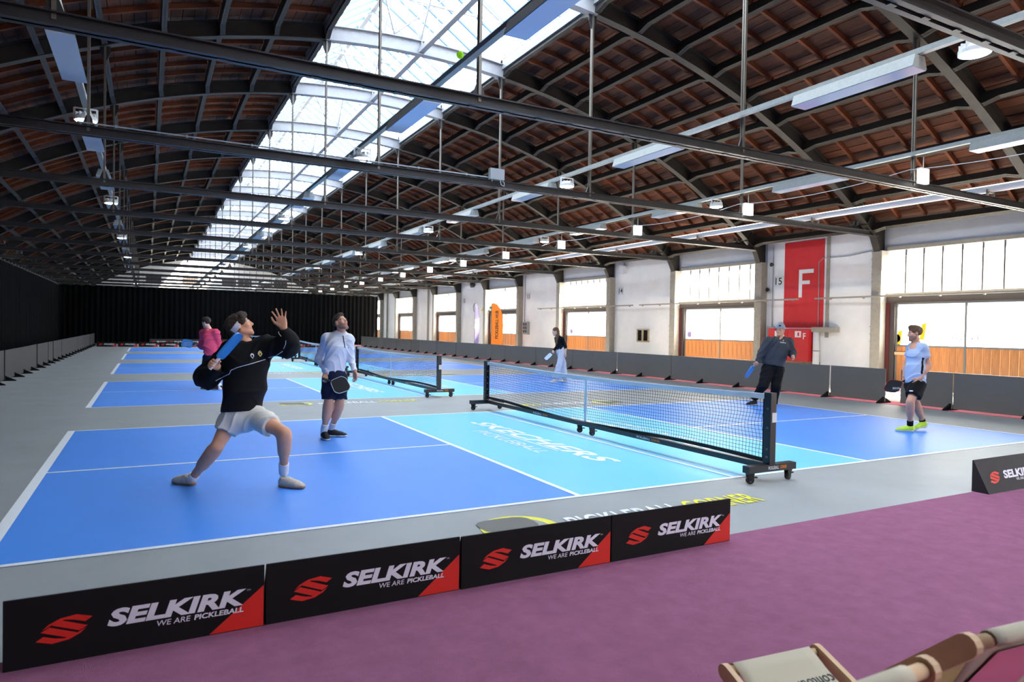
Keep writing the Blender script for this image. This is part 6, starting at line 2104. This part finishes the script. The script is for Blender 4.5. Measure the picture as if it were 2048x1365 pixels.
def beard_zone2(c, hd=hd, R=R):
    q = (c - hd) @ R.T / 0.95
    return (q[:, 2] < -0.045) & (q[:, 2] > -0.132) & (q[:, 1] > 0.0) & (np.abs(q[:, 0]) < 0.08) & (q[:, 2] > -0.10 - 0.4 * (q[:, 1]))
paint(me, beard_zone2, 2)
paint(me, lambda c: np.linalg.norm((c - L(0, 0.092, -0.068)) / np.array([0.024, 0.024, 0.010]), axis=1) < 0.9, 1)
eyes(p.root, L, R, 0.95)
short_hair(p, hd, L, R, 'hair_brown', 1.06, 0.012)
G = Field([elr, ell_, pel, neck], 0.007, 0.24)
G.cone(J(495, 660, 0), J(498, 540, 0), 0.172, 0.165, k=0.05, flat=(fwd, 0.82))
G.cone(J(498, 540, 0), J(506, 380, 0), 0.16, 0.155, k=0.05, flat=(fwd, 0.78))
G.cone(J(506, 380, 0), J(499, 268, 0.02), 0.152, 0.066, k=0.06, flat=(fwd, 0.85))
G.cone(shr, shl, 0.062, 0.062, k=0.06)
for (a, b) in ((shr, elr), (shl, ell_)): G.cone(a, a + (b - a) * 0.6, 0.070, 0.074, k=0.04, cap=0.0)
G.wrinkle(0.008, 28, 2.2)
G.clip(J(495, 690, 0), camdir(0.02, -1, 0.0))
G.cone(J(494, 222, 0.02), J(489, 190, 0.0), 0.055, 0.06, k=0.008, op='sub')
sw = p.part('tee', G, 'cloth_pale', 1)
me = sw.data
me.materials.append(M['cloth_black'])
q0, q1 = J(578, 415, -0.16), J(562, 580, -0.16)
ax_ = CR
paint(me, lambda c: (np.abs((c - q0) @ CR - ((c - q0) @ CU) * (np.dot(q1 - q0, CR) / np.dot(q1 - q0, CU))) < 0.018) & ((c - q0) @ CU < 0) & ((c - q1) @ CU > -0.02) & ((c - che) @ CF < 0.0), 1)
patch(p, sw, 412, 325, 0.05, 0.016, 'cloth_navy', 'emblem', 'oval')
G = Field([pel, knr, knl], 0.007, 0.24)
G.cone(J(490, 670, 0), J(492, 720, 0), 0.15, 0.16, k=0.05, flat=(fwd, 0.85))
for (h_, k_) in ((hpr, knr), (hpl, knl)): G.cone(h_, h_ + (k_ - h_) * 0.66, 0.122, 0.118, k=0.03, cap=0.0)
G.wrinkle(0.008, 26, 3.0)
st = p.part('shorts', G, 'cloth_black', 1)
patch(p, st, 450, 778, 0.075, 0.022, 'cloth_white', 'emblem', 'oval')
for (an, kn) in ((anr, knr), (anl, knl)):
    G = Field([an], 0.006, 0.16); G.cone(an - (kn - an) * 0.12, an + (kn - an) * 0.18, 0.044, 0.048, cap=0.0, k=0.01); p.part('sock', G, 'cloth_black')
g = np.array([anl[0], anl[1], 0.006]); dv = nrm(-KR * 0.97 - -np.array([KV[0], KV[1], 0]) * 0.15)
shoe(p.root, g - dv * 0.07, g + dv * 0.215, (0, 0, 1), 'shoe_lime', 'sole_white', 'black')
# trailing shoe, heel lifted
toe = J(478, 1228, 0.10); toe[2] = 0.008
hl = anr + camdir(0.75, -0.6, 0) * 0.085
shoe(p.root, hl, hl + nrm(toe - hl) * 0.285, (0.25, 0, 1), 'shoe_lime', 'sole_white', 'black')
pd = paddle('black paddle with a red and white edge held by the player in the pale tee', wrr + dR * 0.075 + palmR * 0.024, pax, camdir(0.15, 0.1, 1.0), 'paddle_black', 'red_edge', 'black', 0.215, 0.29, 'hex')
me = fit_text('EDGE', 0.1, 0.03, 0.01); me.materials.append(M['cloth_white'])
for s in (-1, 1):
    o = link('lettering', me, pd); o.location = (-0.05 * s, 0.2, 0.009 * s); o.rotation_euler = (0, 0 if s > 0 else math.pi, math.pi * 0.35)
